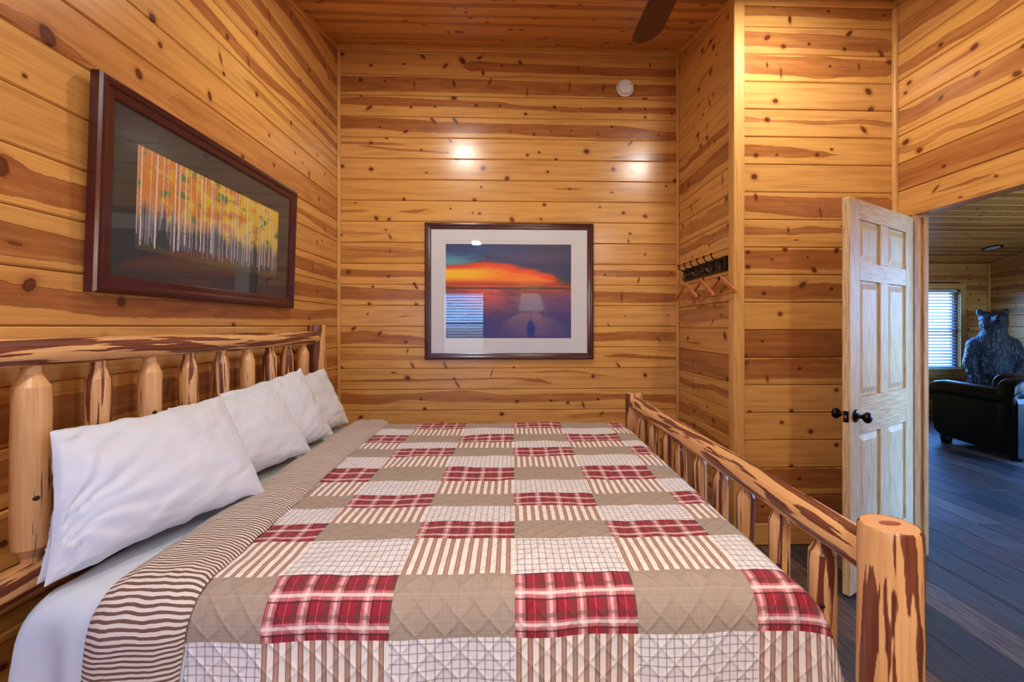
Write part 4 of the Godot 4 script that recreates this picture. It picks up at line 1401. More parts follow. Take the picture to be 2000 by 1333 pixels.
	pillow([W(-1.315, 1.085, 1.97), W(-1.275, 1.135, 2.63), W(-1.065, 0.74, 2.60), W(-1.19, 0.735, 1.95)], 0.06, 3, "white pillow with raised pointed corner, third along the headboard")
	pillow([W(-1.32, 1.08, 2.29), W(-1.275, 1.105, 2.95), W(-1.095, 0.74, 2.92), W(-1.20, 0.735, 2.27)], 0.06, 4, "white pillow at the far end beside the back wall")
	pillow([W(-1.285, 1.00, 1.255), W(-1.31, 0.98, 1.85), W(-1.245, 0.73, 1.80), W(-1.225, 0.72, 1.145)], 0.035, 5, "white pillow squeezed between headboard spindles and a larger pillow")

func pillow(c: Array, hd: float, seed_: int, label: String) -> void:
	var mid: Vector3 = (c[0] + c[1] + c[2] + c[3]) * 0.25
	var nrm: Vector3 = ((c[1] + c[2] - c[0] - c[3]) as Vector3).cross(c[0] + c[1] - c[2] - c[3]).normalized()
	var st := begin()
	for side in [1.0, -1.0]:
		var rows := []
		var uvs := []
		var n := 60
		var m := 40
		for i in n + 1:
			var line := PackedVector3Array()
			var ul := PackedVector2Array()
			for j in m + 1:
				var u := -1.0 + 2.0 * i / n
				var v := -1.0 + 2.0 * j / m
				u = sin(u * PI * 0.5) * 0.55 + u * 0.45
				v = sin(v * PI * 0.5) * 0.55 + v * 0.45
				# sides curve inwards a little, corners stay pointed
				var pu := u * (1.0 - 0.045 * (1.0 - v * v))
				var pv := v * (1.0 - 0.07 * (1.0 - u * u))
				var low: Vector3 = (c[3] as Vector3).lerp(c[2], pu * 0.5 + 0.5)
				var high: Vector3 = (c[0] as Vector3).lerp(c[1], pu * 0.5 + 0.5)
				var p := low.lerp(high, pv * 0.5 + 0.5)
				var th := pow(maxf(0.0, 1.0 - pow(absf(u), 2.6)), 0.55) * pow(maxf(0.0, 1.0 - pow(absf(v), 2.4)), 0.55)
				var z: float = hd * th
				var e := 1.0 - th
				var fade := minf(1.0, th * 3.0)
				z += nz.get_noise_3d(u * 1.2 + seed_ * 5.0, v * 1.5, side) * 0.014 * fade
				# creases fan out from the near end and the corners
				var r := Vector2(u + 1.05, (v + 0.35) * 0.8)
				var fan := sin(atan2(r.y, r.x) * 17.0 + seed_ + 2.0 * nz.get_noise_2d(u * 2.0, v * 2.0))
				z += 0.012 * fan * exp(-r.length() * 2.0) * fade
				z += 0.008 * nz.get_noise_3d(u * 3.0 + v * 5.0 + seed_, v * 9.0 - u * 2.0, side * 2.0) * (0.25 + e) * fade
				p += Vector3(0, 0.010, 0) * nz.get_noise_2d(u * 2.5, seed_ * 4.0 + v) * e
				# weight settles towards the lower edge
				z += 0.16 * hd * (-v) * th
				p += nrm * (z * side)
				line.append(p - mid)
				ul.append(Vector2(u, v))
			rows.append(line)
			uvs.append(ul)
		add_grid(st, rows, uvs, false, side < 0.0)
	var o := part("pillow", st.commit(), M.linen, self, at(mid))
	tag(o, label, "pillow", "white pillows along the headboard")

# ---------------------------------------------------------------- pictures

func sunset_texture() -> ImageTexture:
	var w := 400
	var h := 300
	var img := Image.create(w, h, false, Image.FORMAT_RGB8)
	var us := [0.0, 0.15, 0.30, 0.42, 0.55, 0.70, 0.85, 1.0]
	var es := [0.225, 0.215, 0.165, 0.19, 0.225, 0.265, 0.33, 0.40]
	for y in h:
		var v := float(y) / h
		for x in w:
			var u := float(x) / w
			var n := nz.get_noise_2d(u * 2.2 + 3.0, v * 9.0) * 0.6 + nz.get_noise_2d(u * 5.0, v * 26.0) * 0.4
			var f := nz.get_noise_2d(u * 7.0, v * 60.0)
			var c: Color
			if v < 0.44:
				c = Color(0.03, 0.24, 0.52).lerp(Color(0.07, 0.18, 0.40), smoothstep(0.3, 0.9, u))
				c = c.lerp(Color(0.38, 0.68, 0.74), smoothstep(0.48, 0.0, u) * smoothstep(0.04, 0.2, v))
				c = c.lerp(Color(0.06, 0.15, 0.32), clampf(n * 1.3, 0.0, 0.6))
				var k := 0
				while k < 6 and u > us[k + 1]:
					k += 1
				var edge: float = lerpf(es[k], es[k + 1], (u - us[k]) / (us[k + 1] - us[k])) + n * 0.035
				var fire := Color(0.93, 0.24, 0.12).lerp(Color(1.0, 0.50, 0.10), smoothstep(edge + 0.02, edge + 0.10, v))
				fire = fire.lerp(Color(1.0, 0.80, 0.05), smoothstep(0.55, 0.15, u) * smoothstep(0.24, 0.29, v) * smoothstep(0.40, 0.34, v))
				fire = fire.lerp(Color(0.72, 0.24, 0.07), smoothstep(0.37, 0.43, v))
				fire = fire.lerp(Color(0.28, 0.20, 0.20), smoothstep(0.82, 0.96, u + n * 0.1))
				c = c.lerp(fire, smoothstep(edge - 0.02, edge + 0.03, v))
			else:
				var d := (v - 0.44) / 0.56
				c = Color(0.72, 0.30, 0.22).lerp(Color(0.42, 0.24, 0.46), smoothstep(0.02, 0.25, d))
				c = c.lerp(Color(0.01, 0.10, 0.52), smoothstep(0.2, 0.85, d))
				var glow := exp(-pow((u - 0.33) / 0.19, 2.0)) * smoothstep(0.75, 0.05, d)
				c = c.lerp(Color(0.95, 0.38, 0.32), 0.8 * glow)
				c = c.lerp(Color(0.15, 0.13, 0.30), clampf(n * 1.2 * (1.0 - d), 0.0, 0.7))
				if v < 0.475 and v > 0.455:
					c = c.lerp(Color(0.25, 0.10, 0.12), 0.75)
			c = c.lightened(clampf(f * 0.06, 0.0, 0.1)).darkened(clampf(-f * 0.1, 0.0, 0.12))
			img.set_pixel(x, y, c)
	return ImageTexture.create_from_image(img)

func aspen_texture() -> ImageTexture:
	var w := 768
	var h := 310
	var img := Image.create(w, h, false, Image.FORMAT_RGBA8)
	for y in h:
		var v := float(y) / h
		for x in w:
			var u := float(x) / w
			var n := nz.get_noise_2d(u * 10.0, v * 5.0)
			var k := nz.get_noise_2d(u * 6.0 + 9.0, v * 4.0)
			var f := nz.get_noise_2d(x * 0.20, y * 0.20)
			var c := Color(0.84, 0.50, 0.12).lerp(Color(0.88, 0.74, 0.06), smoothstep(0.12, 0.5, u * 0.7 + n * 0.7))
			c = c.lerp(Color(0.30, 0.48, 0.10), smoothstep(0.30, 0.5, k))
			c = c.lightened(maxf(f, 0.0) * 0.25).darkened(maxf(-f, 0.0) * 0.4)
			var low := smoothstep(0.52, 0.72, v + 0.14 * nz.get_noise_2d(u * 14.0, 3.0))
			c = c.lerp(Color(0.08, 0.10, 0.11).lerp(Color(0.30, 0.30, 0.36), 0.5 + 0.5 * nz.get_noise_2d(x * 0.3, 1.0)), low * 0.95)
			if v > 0.92 + 0.03 * nz.get_noise_2d(u * 20.0, 8.0):
				c = Color(0.12, 0.15, 0.08).lerp(Color(0.36, 0.27, 0.12), 0.5 + 0.5 * f)
			img.set_pixel(x, y, c)
	rng.seed = 77
	for i in 230:
		var near := i >= 198
		var x := rng.randi() % w
		if near:
			x = int((i - 198 + rng.randf_range(-0.3, 0.3)) * w / 32.0)
		var thick := rng.randi_range(1, 2) if not near else rng.randi_range(3, 6)
		var y0 := rng.randi_range(120, 200) if not near else 0
		var y1 := rng.randi_range(262, 294)
		var drift := rng.randf_range(-4.0, 4.0)
		for y in range(y0, y1, 2):
			var c := Color(0.90, 0.87, 0.84) if near else Color(0.66, 0.66, 0.74)
			if nz.get_noise_2d(i * 7.0, y * 0.3) > 0.5:
				c = Color(0.25, 0.22, 0.2)
			var xx := clampi(x + int(drift * y / h), 0, w - thick)
			over(img, Rect2i(xx, y, thick, 2), Color(c.r, c.g, c.b, 0.95 if near else 0.7))
			if near:
				over(img, Rect2i(xx + thick - 1, y, 1, 2), Color(0.45, 0.42, 0.42, 0.7))
	# a dark fir
	for y in range(190, 288):
		var ww := int((y - 190) * 0.5 + 5.0 + 6.0 * nz.get_noise_2d(y * 0.5, 2.0))
		over(img, Rect2i(104 - ww / 2, y, maxi(1, ww), 1), Color(0.05, 0.16, 0.11, 0.9))
	return ImageTexture.create_from_image(img)

# Four mitred mouldings round an opening; local x-y is the picture, z points out.
func frame_side(length: float, wide: float, deep: float) -> ArrayMesh:
	# lies along x, outer edge at y = 0, inner edge at y = wide; ends cut at 45 degrees
	var prof := [Vector2(0, 0), Vector2(0.0, deep * 0.75), Vector2(wide * 0.10, deep * 0.95), Vector2(wide * 0.25, deep), Vector2(wide * 0.42, deep * 0.95), Vector2(wide * 0.55, deep * 0.80), Vector2(wide * 0.9, deep * 0.72), Vector2(wide, deep * 0.62), Vector2(wide, 0)]
	var st := begin()
	for k in prof.size():
		var p: Vector2 = prof[k]
		var q: Vector2 = prof[(k + 1) % prof.size()]
		var d := q - p
		var n := Vector3(0, -d.y, d.x).normalized()
		if k == prof.size() - 1:
			n = Vector3(0, 0, -1)
		quad(st, Vector3(p.x, p.x, p.y), Vector3(length - p.x, p.x, p.y), Vector3(length - q.x, q.x, q.y), Vector3(q.x, q.x, q.y), n)
	return st.commit()

func framed_picture(called: String, label: String, xf: Transform3D, w: float, h: float, wide: float, deep: float, mat_m: Material, art: Texture2D, art_rect: Rect2, step: bool) -> void:
	var t := thing(called, label, "picture")
	t.transform = xf
	var hs := frame_side(w, wide, deep)
	var vs := frame_side(h, wide, deep)
	part("frame_side", hs, M.mahogany, t, at(Vector3(0, 0, 0)))
	part("frame_side", hs, M.mahogany, t, Transform3D(Basis(Vector3(0, 0, 1), PI), Vector3(w, h, 0)))
	part("frame_side", vs, M.mahogany, t, Transform3D(Basis(Vector3(0, 0, 1), PI * 0.5), Vector3(w, 0, 0)))
	part("frame_side", vs, M.mahogany, t, Transform3D(Basis(Vector3(0, 0, 1), -PI * 0.5), Vector3(0, h, 0)))
	part("backing", box(Vector3(w - 0.02, h - 0.02, 0.004), 0.0), M.mat_black, t, at(Vector3(w * 0.5, h * 0.5, 0.003)))
	# mat board: four strips round the print, each with its own edge
	var x0 := wide * 0.9
	var x1 := w - wide * 0.9
	var y0 := wide * 0.9
	var y1 := h - wide * 0.9
	var st := begin()
	var a := art_rect.position
	var b := art_rect.end
	for q in [[x0, y0, x1, a.y], [x0, b.y, x1, y1], [x0, a.y, a.x, b.y], [b.x, a.y, x1, b.y]]:
		add_box(st, Vector3(q[2] - q[0], q[3] - q[1], 0.003), 0.0012, at(Vector3((q[0] + q[2]) * 0.5, (q[1] + q[3]) * 0.5, deep * 0.40)))
	part("mat_board", st.commit(), mat_m, t)
	if step:
		var g := 0.030
		var st2 := begin()
		for q in [[a.x - g, a.y - g, b.x + g, a.y - g + 0.003], [a.x - g, b.y + g - 0.003, b.x + g, b.y + g], [a.x - g, a.y - g, a.x - g + 0.003, b.y + g], [b.x + g - 0.003, a.y - g, b.x + g, b.y + g]]:
			add_box(st2, Vector3(q[2] - q[0], q[3] - q[1], 0.003), 0.0008, at(Vector3((q[0] + q[2]) * 0.5, (q[1] + q[3]) * 0.5, deep * 0.40 + 0.0018)))
		part("mat_fillet", st2.commit(), M.white_plastic, t)
	var sp := begin()
	var z := deep * 0.36
	quad(sp, Vector3(a.x - 0.004, a.y - 0.004, z), Vector3(b.x + 0.004, a.y - 0.004, z), Vector3(b.x + 0.004, b.y + 0.004, z), Vector3(a.x - 0.004, b.y + 0.004, z), Vector3(0, 0, 1), Vector2(0, 1), Vector2(1, 1), Vector2(1, 0), Vector2(0, 0))
	part("print", sp.commit(), textured(art, 0.7), t)
	var sg := begin()
	var zg := deep * 0.55
	quad(sg, Vector3(x0, y0, zg), Vector3(x1, y0, zg), Vector3(x1, y1, zg), Vector3(x0, y1, zg), Vector3(0, 0, 1))
	part("glass_pane", sg.commit(), M.glass, t)

func build_pictures() -> void:
	# sunset on the back wall
	framed_picture("framed_picture", "sunset seascape with wide white mat in a dark mahogany frame", Transform3D(Basis(), W(-0.725, 1.113, ZB - 0.001)),
		1.402, 1.134, 0.052, 0.030, M.mat_white, sunset_texture(), Rect2(0.172, 0.176, 1.043, 0.782), true)
	# aspens on the left wall, its top leaning out
	var b := Basis(Vector3(0, 0, -1), Vector3.UP, Vector3(1, 0, 0))
	# local x runs away from the camera, local z into the room
	b = Basis(Vector3(0, 0, -1), Vector3(0.032, 1, 0).normalized(), Vector3(0, 0, -1).cross(Vector3(0.032, 1, 0).normalized()))
	var flip := b.z.x < 0.0
	if flip:
		b = Basis(-b.x, b.y, -b.z)
	var o := W(XL + 0.002, 1.502, 2.808) if flip else W(XL + 0.002, 1.502, 1.487)
	framed_picture("framed_picture", "golden aspen grove in a black mat and wide mahogany frame", Transform3D(b, o),
		1.321, 0.748, 0.066, 0.040, M.mat_black, aspen_texture(), Rect2(0.172, 0.176, 0.972, 0.394), false)

# ---------------------------------------------------------------- six-panel door

func build_door() -> void:
	var w := 0.82
	var root := Node3D.new()
	root.name = "door_1"
	add_child(root)
	root.set_meta("kind", "structure")
	root.set_meta("label", "open six-panel pine door with black knobs")
	var ex := Vector3(2.423 - 1.708, 0, -(2.527 - 2.126)).normalized()
	root.transform = Transform3D(Basis(ex, Vector3.UP, ex.cross(Vector3.UP)), W(1.708, 0, 2.126))
	var t := 0.035
	var y0 := 0.015
	var y1 := 2.045
	var sw := 0.112
	for x in [sw * 0.5, w - sw * 0.5]:
		part("stile", box(Vector3(sw, y1 - y0, t), 0.002, Vector2(x, 0.3 + x)), M.door_wood, root, at(Vector3(x, (y0 + y1) * 0.5, -t * 0.5)))
	var rails := [[y0, 0.25], [0.824, 1.02], [1.625, 1.722], [1.944, y1]]
	for r in rails:
		part("rail", box(Vector3(w - sw * 2, r[1] - r[0], t), 0.0015, Vector2(r[0], r[1])), M.door_wood, root, at(Vector3(w * 0.5, (r[0] + r[1]) * 0.5, -t * 0.5)))
	var gaps := [[0.25, 0.824], [1.02, 1.625], [1.722, 1.944]]
	var mw := 0.10
	var pw := (w - sw * 2 - mw) * 0.5
	for g in gaps:
		var h: float = g[1] - g[0]
		var yc: float = (g[0] + g[1]) * 0.5
		part("mullion", box(Vector3(mw, h, t), 0.0015, Vector2(g[0], 0.7)), M.door_wood, root, at(Vector3(w * 0.5, yc, -t * 0.5)))
		for x in [sw + pw * 0.5, w - sw - pw * 0.5]:
			var st := begin()
			add_box(st, Vector3(pw, h, 0.010), 0.0, at(Vector3(0, 0, 0)), Vector2(x, yc))
			# raised field with a wide bevel, on both faces
			for s in [1.0, -1.0]:
				var o0 := Vector2(pw * 0.5 - 0.012, h * 0.5 - 0.012)
				var o1 := Vector2(pw * 0.5 - 0.042, h * 0.5 - 0.042)
				var za: float = 0.005 * s
				var zb: float = 0.013 * s
				var c := [Vector2(-1, -1), Vector2(1, -1), Vector2(1, 1), Vector2(-1, 1)]
				for k in 4:
					var p: Vector2 = c[k]
					var q: Vector2 = c[(k + 1) % 4]
					var mid := (p + q) * 0.5
					var n := Vector3(mid.x * 0.26, mid.y * 0.26, s).normalized()
					quad(st, Vector3(p.x * o0.x, p.y * o0.y, za), Vector3(q.x * o0.x, q.y * o0.y, za), Vector3(q.x * o1.x, q.y * o1.y, zb), Vector3(p.x * o1.x, p.y * o1.y, zb), n,
						Vector2(p.y * o0.y, p.x * o0.x), Vector2(q.y * o0.y, q.x * o0.x), Vector2(q.y * o1.y, q.x * o1.x), Vector2(p.y * o1.y, p.x * o1.x))
				quad(st, Vector3(-o1.x, -o1.y, zb), Vector3(o1.x, -o1.y, zb), Vector3(o1.x, o1.y, zb), Vector3(-o1.x, o1.y, zb), Vector3(0, 0, s),
					Vector2(-o1.y, -o1.x + x), Vector2(-o1.y, o1.x + x), Vector2(o1.y, o1.x + x), Vector2(o1.y, -o1.x + x))
			part("panel", st.commit(), M.door_wood, root, at(Vector3(x, yc, -t * 0.5)))
	# knobs on both faces, latch plate on the edge
	var prof := [Vector2(0.0005, 0.0), Vector2(0.033, 0.0), Vector2(0.033, 0.005), Vector2(0.026, 0.009), Vector2(0.011, 0.012), Vector2(0.010, 0.030), Vector2(0.018, 0.036), Vector2(0.0275, 0.046), Vector2(0.0285, 0.056), Vector2(0.022, 0.066), Vector2(0.010, 0.071), Vector2(0.0005, 0.072)]
	for s in [1.0, -1.0]:
		var b := Basis(Vector3.RIGHT, PI * 0.5 * s)
		part("knob", lathe(prof, 24), M.black_metal, root, Transform3D(b, Vector3(0.06, 0.925, 0.0 if s > 0 else -t)))
	var lp := part("latch_plate", box(Vector3(0.002, 0.057, 0.025), 0.0005), M.black_metal, root, at(Vector3(-0.001, 0.925, -t * 0.5)))
	part("latch_bolt", box(Vector3(0.008, 0.016, 0.012), 0.002), M.steel, lp, at(Vector3(-0.004, 0, 0)))
	for y in [0.22, 1.03, 1.84]:
		part("hinge", lathe([Vector2(0.0005, 0), Vector2(0.006, 0), Vector2(0.006, 0.09), Vector2(0.0005, 0.09)], 10), M.black_metal, root, at(Vector3(w + 0.003, y - 0.045, -t - 0.002)))

# ---------------------------------------------------------------- small things in the bedroom

func build_small_things() -> void:
	rng.seed = 23
	# smoke detector
	var sd := thing("smoke_detector", "round white smoke detector high on the back wall", "smoke detector", "", W(0.944, 3.392, ZB - 0.0005))
	var face := Basis(Vector3.RIGHT, PI * 0.5)
	part("base", lathe([Vector2(0.0005, 0.0), Vector2(0.074, 0.0), Vector2(0.074, 0.014), Vector2(0.068, 0.018), Vector2(0.0005, 0.018)], 32), M.white_plastic, sd, Transform3D(face, Vector3.ZERO))
	part("cover", lathe([Vector2(0.062, 0.018), Vector2(0.062, 0.030), Vector2(0.057, 0.042), Vector2(0.046, 0.048), Vector2(0.0005, 0.050)], 32), M.white_plastic, sd, Transform3D(face, Vector3.ZERO))
	part("test_button", lathe([Vector2(0.014, 0.049), Vector2(0.014, 0.053), Vector2(0.0005, 0.054)], 16), M.white_plastic, sd, Transform3D(face, Vector3(-0.01, -0.022, 0)))
	part("indicator", lathe([Vector2(0.005, 0.046), Vector2(0.005, 0.050), Vector2(0.0005, 0.050)], 10), M.iron, sd, Transform3D(face, Vector3(0.036, 0.012, 0)))
	# coat rack: board along the closet side wall
	var z0 := 2.755
	var z1 := 3.455
	var rk := thing("coat_rack", "black coat rack with six iron double hooks on closet wall", "coat rack", "", W(XC, 1.80, (z0 + z1) * 0.5))
	part("back_board", box(Vector3(0.016, 0.098, z1 - z0), 0.003), M.iron, rk, at(Vector3(-0.0085, 0, 0)))
	for i in 6:
		var z := (i - 2.5) * 0.113
		var hk := part("hook", box(Vector3(0.004, 0.07, 0.018), 0.0015), M.black_metal, rk, at(Vector3(-0.019, 0, z)))
		var st := begin()
		add_tube(st, [Vector3(-0.002, 0.02, 0), Vector3(-0.002, 0.02, 0), Vector3(-0.022, 0.028, 0), Vector3(-0.045, 0.034, 0), Vector3(-0.06, 0.05, 0), Vector3(-0.062, 0.066, 0), Vector3(-0.062, 0.066, 0)], 0.0042, 8)
		add_lathe(st, [Vector2(0.0005, -0.008), Vector2(0.006, -0.005), Vector2(0.008, 0.0), Vector2(0.006, 0.005), Vector2(0.0005, 0.008)], 10, at(Vector3(-0.062, 0.07, 0)))
		part("prong", st.commit(), M.black_metal, hk)
		part("prong", tube([Vector3(-0.002, -0.015, 0), Vector3(-0.018, -0.032, 0), Vector3(-0.034, -0.034, 0), Vector3(-0.042, -0.020, 0), Vector3(-0.041, -0.008, 0)], 0.004, 8), M.steel if i % 2 == 0 else M.black_metal, hk)
	# three wooden hangers on the hooks
	var hz := [2.76, 2.985, 3.185]
	var names := ["wooden hanger hooked at the rack end beside the corner post", "wooden hanger hooked in the middle of the black coat rack", "wooden hanger hooked at the rack end beside the back wall"]
	for i in 3:
		var hg := thing("coat_hanger", names[i], "hanger", "wooden hangers on the coat rack", W([1.350, 1.322, 1.294][i], 1.712, hz[i]))
		hg.rotation.y = PI * 0.5 + [0.0, -0.03, -0.02][i]
		var bar := begin()
		for s in [-1.0, 1.0]:
			var pts := PackedVector2Array([Vector2(-0.012 * s, 0.0), Vector2(0.03 * s, -0.006), Vector2(0.10 * s, -0.048), Vector2(0.205 * s, -0.105), Vector2(0.210 * s, -0.122), Vector2(0.20 * s, -0.126), Vector2(0.09 * s, -0.066), Vector2(0.02 * s, -0.028), Vector2(-0.012 * s, -0.024)])
			add_prism(bar, pts, -0.007, 0.007)
		part("shoulder_bar", bar.commit(), M.hanger, hg)
		part("trouser_bar", tube([Vector3(-0.195, -0.118, 0), Vector3(0.195, -0.118, 0)], 0.006, 8), M.hanger, hg)
		part("wire_hook", tube([Vector3(0, -0.01, 0), Vector3(0, 0.022, 0), Vector3(0.010, 0.030, 0), Vector3(0.018, 0.044, 0), Vector3(0.012, 0.058, 0), Vector3(-0.002, 0.062, 0), Vector3(-0.014, 0.054, 0)], 0.0018, 6), M.steel, hg)
	# ceiling fan
	var hub := W(0.640, 2.78, 1.415)
	var fan := thing("ceiling_fan", "dark brown ceiling fan with one blade tip before the closet", "ceiling fan", "", hub)
	var cy := ceil_y(1.415) - 2.78
	part("canopy", lathe([Vector2(0.065, cy + 0.02), Vector2(0.068, cy - 0.03), Vector2(0.03, cy - 0.07), Vector2(0.014, cy - 0.075)], 24), M.bronze, fan)
	part("downrod", lathe([Vector2(0.012, cy - 0.07), Vector2(0.012, 0.10)], 14), M.bronze, fan)
	part("motor", lathe([Vector2(0.0005, -0.07), Vector2(0.06, -0.065), Vector2(0.11, -0.03), Vector2(0.125, 0.01), Vector2(0.12, 0.05), Vector2(0.09, 0.09), Vector2(0.04, 0.11), Vector2(0.0005, 0.112)], 32), M.bronze, fan)
	var outline := PackedVector2Array()
	for q in [[0.18, -0.052], [0.30, -0.060], [0.55, -0.067], [0.625, -0.068], [0.655, -0.060], [0.672, -0.035], [0.673, -0.005], [0.660, 0.028], [0.635, 0.052], [0.595, 0.066], [0.50, 0.067], [0.30, 0.060], [0.18, 0.052]]:
		outline.append(Vector2(q[0], q[1]))
	var blade := begin()
	# blade lies in x-z: outline x along the blade, y across
	add_prism(blade, outline, -0.004, 0.004, Transform3D(Basis(Vector3(1, 0, 0), Vector3(0, 0.10, 1).normalized(), Vector3(0, -1, 0.10).normalized()), Vector3.ZERO))
	var bm := blade.commit()
	var iron_m := box(Vector3(0.16, 0.006, 0.03), 0.002)
	for i in 5:
		var a := PI * 0.5 + TAU * i / 5.0
		var bl := part("blade", bm, M.fan_wood, fan, at(Vector3.ZERO, a))
		part("blade_iron", iron_m, M.bronze, bl, at(Vector3(0.16, -0.008, 0)))

# ---------------------------------------------------------------- behind the camera (seen in the picture glass)

func build_behind_camera() -> void:
	rng.seed = 29
	window_with_blind("window_3", W(-0.50, 0.85, ZN - 0.018), 0.80, 1.20, 0.0, "bedroom window with white blind behind the bed's near side", 22, -0.3, 0.5)
	var d := thing("dresser", "tall brown wooden chest of drawers against the near wall", "dresser", "", W(0.42, 0, -0.53))
	part("body", box(Vector3(0.86, 1.14, 0.38), 0.006), M.dresser, d, at(Vector3(0, 0.60, 0)))
	part("top", box(Vector3(0.92, 0.03, 0.42), 0.008), M.dresser, d, at(Vector3(0, 1.186, 0)))
	for i in 5:
		var dr := part("drawer", box(Vector3(0.80, 0.20, 0.018), 0.006), M.dresser, d, at(Vector3(0, 0.16 + i * 0.218, -0.20)))
		for x in [-0.22, 0.22]:
			part("knob", lathe([Vector2(0.008, 0.0), Vector2(0.008, 0.012), Vector2(0.015, 0.018), Vector2(0.012, 0.026), Vector2(0.0005, 0.028)], 14), M.iron, dr, Transform3D(Basis(Vector3.RIGHT, -PI * 0.5), Vector3(x, 0, -0.009)))
	for x in [-0.38, 0.38]:
		for z in [-0.15, 0.15]:
			part("foot", box(Vector3(0.06, 0.04, 0.06), 0.005), M.dresser, d, at(Vector3(x, 0.02, z)))
	var l := thing("table_lamp", "table lamp with white drum shade and dark ceramic base", "lamp", "", W(0.33, 1.201, -0.50))
	part("base", lathe([Vector2(0.0005, 0.0), Vector2(0.075, 0.0), Vector2(0.078, 0.015), Vector2(0.05, 0.03), Vector2(0.07, 0.08), Vector2(0.085, 0.15), Vector2(0.075, 0.23), Vector2(0.035, 0.29), Vector2(0.03, 0.32), Vector2(0.0005, 0.325)], 28), M.ceramic, l)
	part("stem", lathe([Vector2(0.008, 0.32), Vector2(0.008, 0.56)], 12), M.iron, l)
	part("shade", lathe([Vector2(0.225, 0.47), Vector2(0.17, 0.77)], 36), M.shade, l)
	var bulb := mat(Color(1, 1, 1), 0.5)
	bulb.emission_enabled = true
	bulb.emission = LAMP_COLOR
	bulb.emission_energy_multiplier = 6.0
	part("bulb", lathe([Vector2(0.0005, 0.55), Vector2(0.02, 0.565), Vector2(0.032, 0.60), Vector2(0.026, 0.635), Vector2(0.0005, 0.65)], 16), bulb, l)
	var o := OmniLight3D.new()
	o.name = "lamp_light"
	o.position = Vector3(0, 0.60, 0)
	o.light_energy = 1.7
	o.light_color = LAMP_COLOR
	o.light_size = 0.03
	o.omni_range = 12.0
	o.omni_attenuation = 2.0
	o.shadow_enabled = true
	l.add_child(o)

# ---------------------------------------------------------------- living room

func capsule(p: Vector3, a: Vector3, b: Vector3, ra: float, rb: float) -> float:
	var ab := b - a
	var h := clampf((p - a).dot(ab) / maxf(ab.length_squared(), 1e-6), 0.0, 1.0)
	return (p - a - ab * h).length() - lerpf(ra, rb, h)

func smin(a: float, b: float, k: float) -> float:
	var h := maxf(k - absf(a - b), 0.0) / k
	return minf(a, b) - h * h * k * 0.25

# Surface nets over a field given by tapered bones.
func nets(bones: Array, lo: Vector3, hi: Vector3, cell: float, blend: float, rough := 0.0) -> ArrayMesh:
	var nx := int((hi.x - lo.x) / cell) + 1
	var ny := int((hi.y - lo.y) / cell) + 1
	var nzz := int((hi.z - lo.z) / cell) + 1
	var f := PackedFloat32Array()
	f.resize(nx * ny * nzz)
	var i := 0
	for z in nzz:
		for y in ny:
			for x in nx:
				var p := lo + Vector3(x, y, z) * cell
				var d := 9.0
				for b in bones:
					d = smin(d, capsule(p, b[0], b[1], b[2], b[3]), blend)
				if rough > 0.0 and absf(d) < 0.08:
					d += rough * nz.get_noise_3d(p.x * 9.0, p.y * 5.0, p.z * 9.0)
				f[i] = d
				i += 1
	var ids := {}
	var verts := PackedVector3Array()
	var sx := 1
	var sy := nx
	var sz := nx * ny
	for z in nzz - 1:
		for y in ny - 1:
			for x in nx - 1:
				var o := x * sx + y * sy + z * sz
				var mask := 0
				for k in 8:
					if f[o + (k & 1) * sx + ((k >> 1) & 1) * sy + ((k >> 2) & 1) * sz] < 0.0:
						mask |= 1 << k
				if mask == 0 or mask == 255:
					continue
				var sum := Vector3.ZERO
				var n := 0
				for e in [[0, 1], [2, 3], [4, 5], [6, 7], [0, 2], [1, 3], [4, 6], [5, 7], [0, 4], [1, 5], [2, 6], [3, 7]]:
					var a: int = e[0]
					var b: int = e[1]
					if ((mask >> a) & 1) == ((mask >> b) & 1):
						continue
					var fa := f[o + (a & 1) * sx + ((a >> 1) & 1) * sy + ((a >> 2) & 1) * sz]
					var fb := f[o + (b & 1) * sx + ((b >> 1) & 1) * sy + ((b >> 2) & 1) * sz]
					var t := fa / (fa - fb)
					sum += Vector3(a & 1, (a >> 1) & 1, (a >> 2) & 1).lerp(Vector3(b & 1, (b >> 1) & 1, (b >> 2) & 1), t)
					n += 1
				ids[o] = verts.size()
				verts.append(lo + (Vector3(x, y, z) + sum / n) * cell)
	var st := begin()
	st.set_smooth_group(0)
	for v in verts:
		st.add_vertex(v)
	for z in range(1, nzz - 1):
		for y in range(1, ny - 1):
			for x in range(1, nx - 1):
				var o := x * sx + y * sy + z * sz
				var inside := f[o] < 0.0
				for ax in [[sx, sy, sz], [sy, sz, sx], [sz, sx, sy]]:
					if inside == (f[o + ax[0]] < 0.0):
						continue
					var q := [o, o - ax[1], o - ax[1] - ax[2], o - ax[2]]
					var ok := true
					for k in 4:
						ok = ok and ids.has(q[k])
					if not ok:
						continue
					var order := [0, 2, 1, 0, 3, 2] if inside else [0, 1, 2, 0, 2, 3]
					for k in order:
						st.add_index(ids[q[k]])
	st.generate_normals()
	return st.commit()

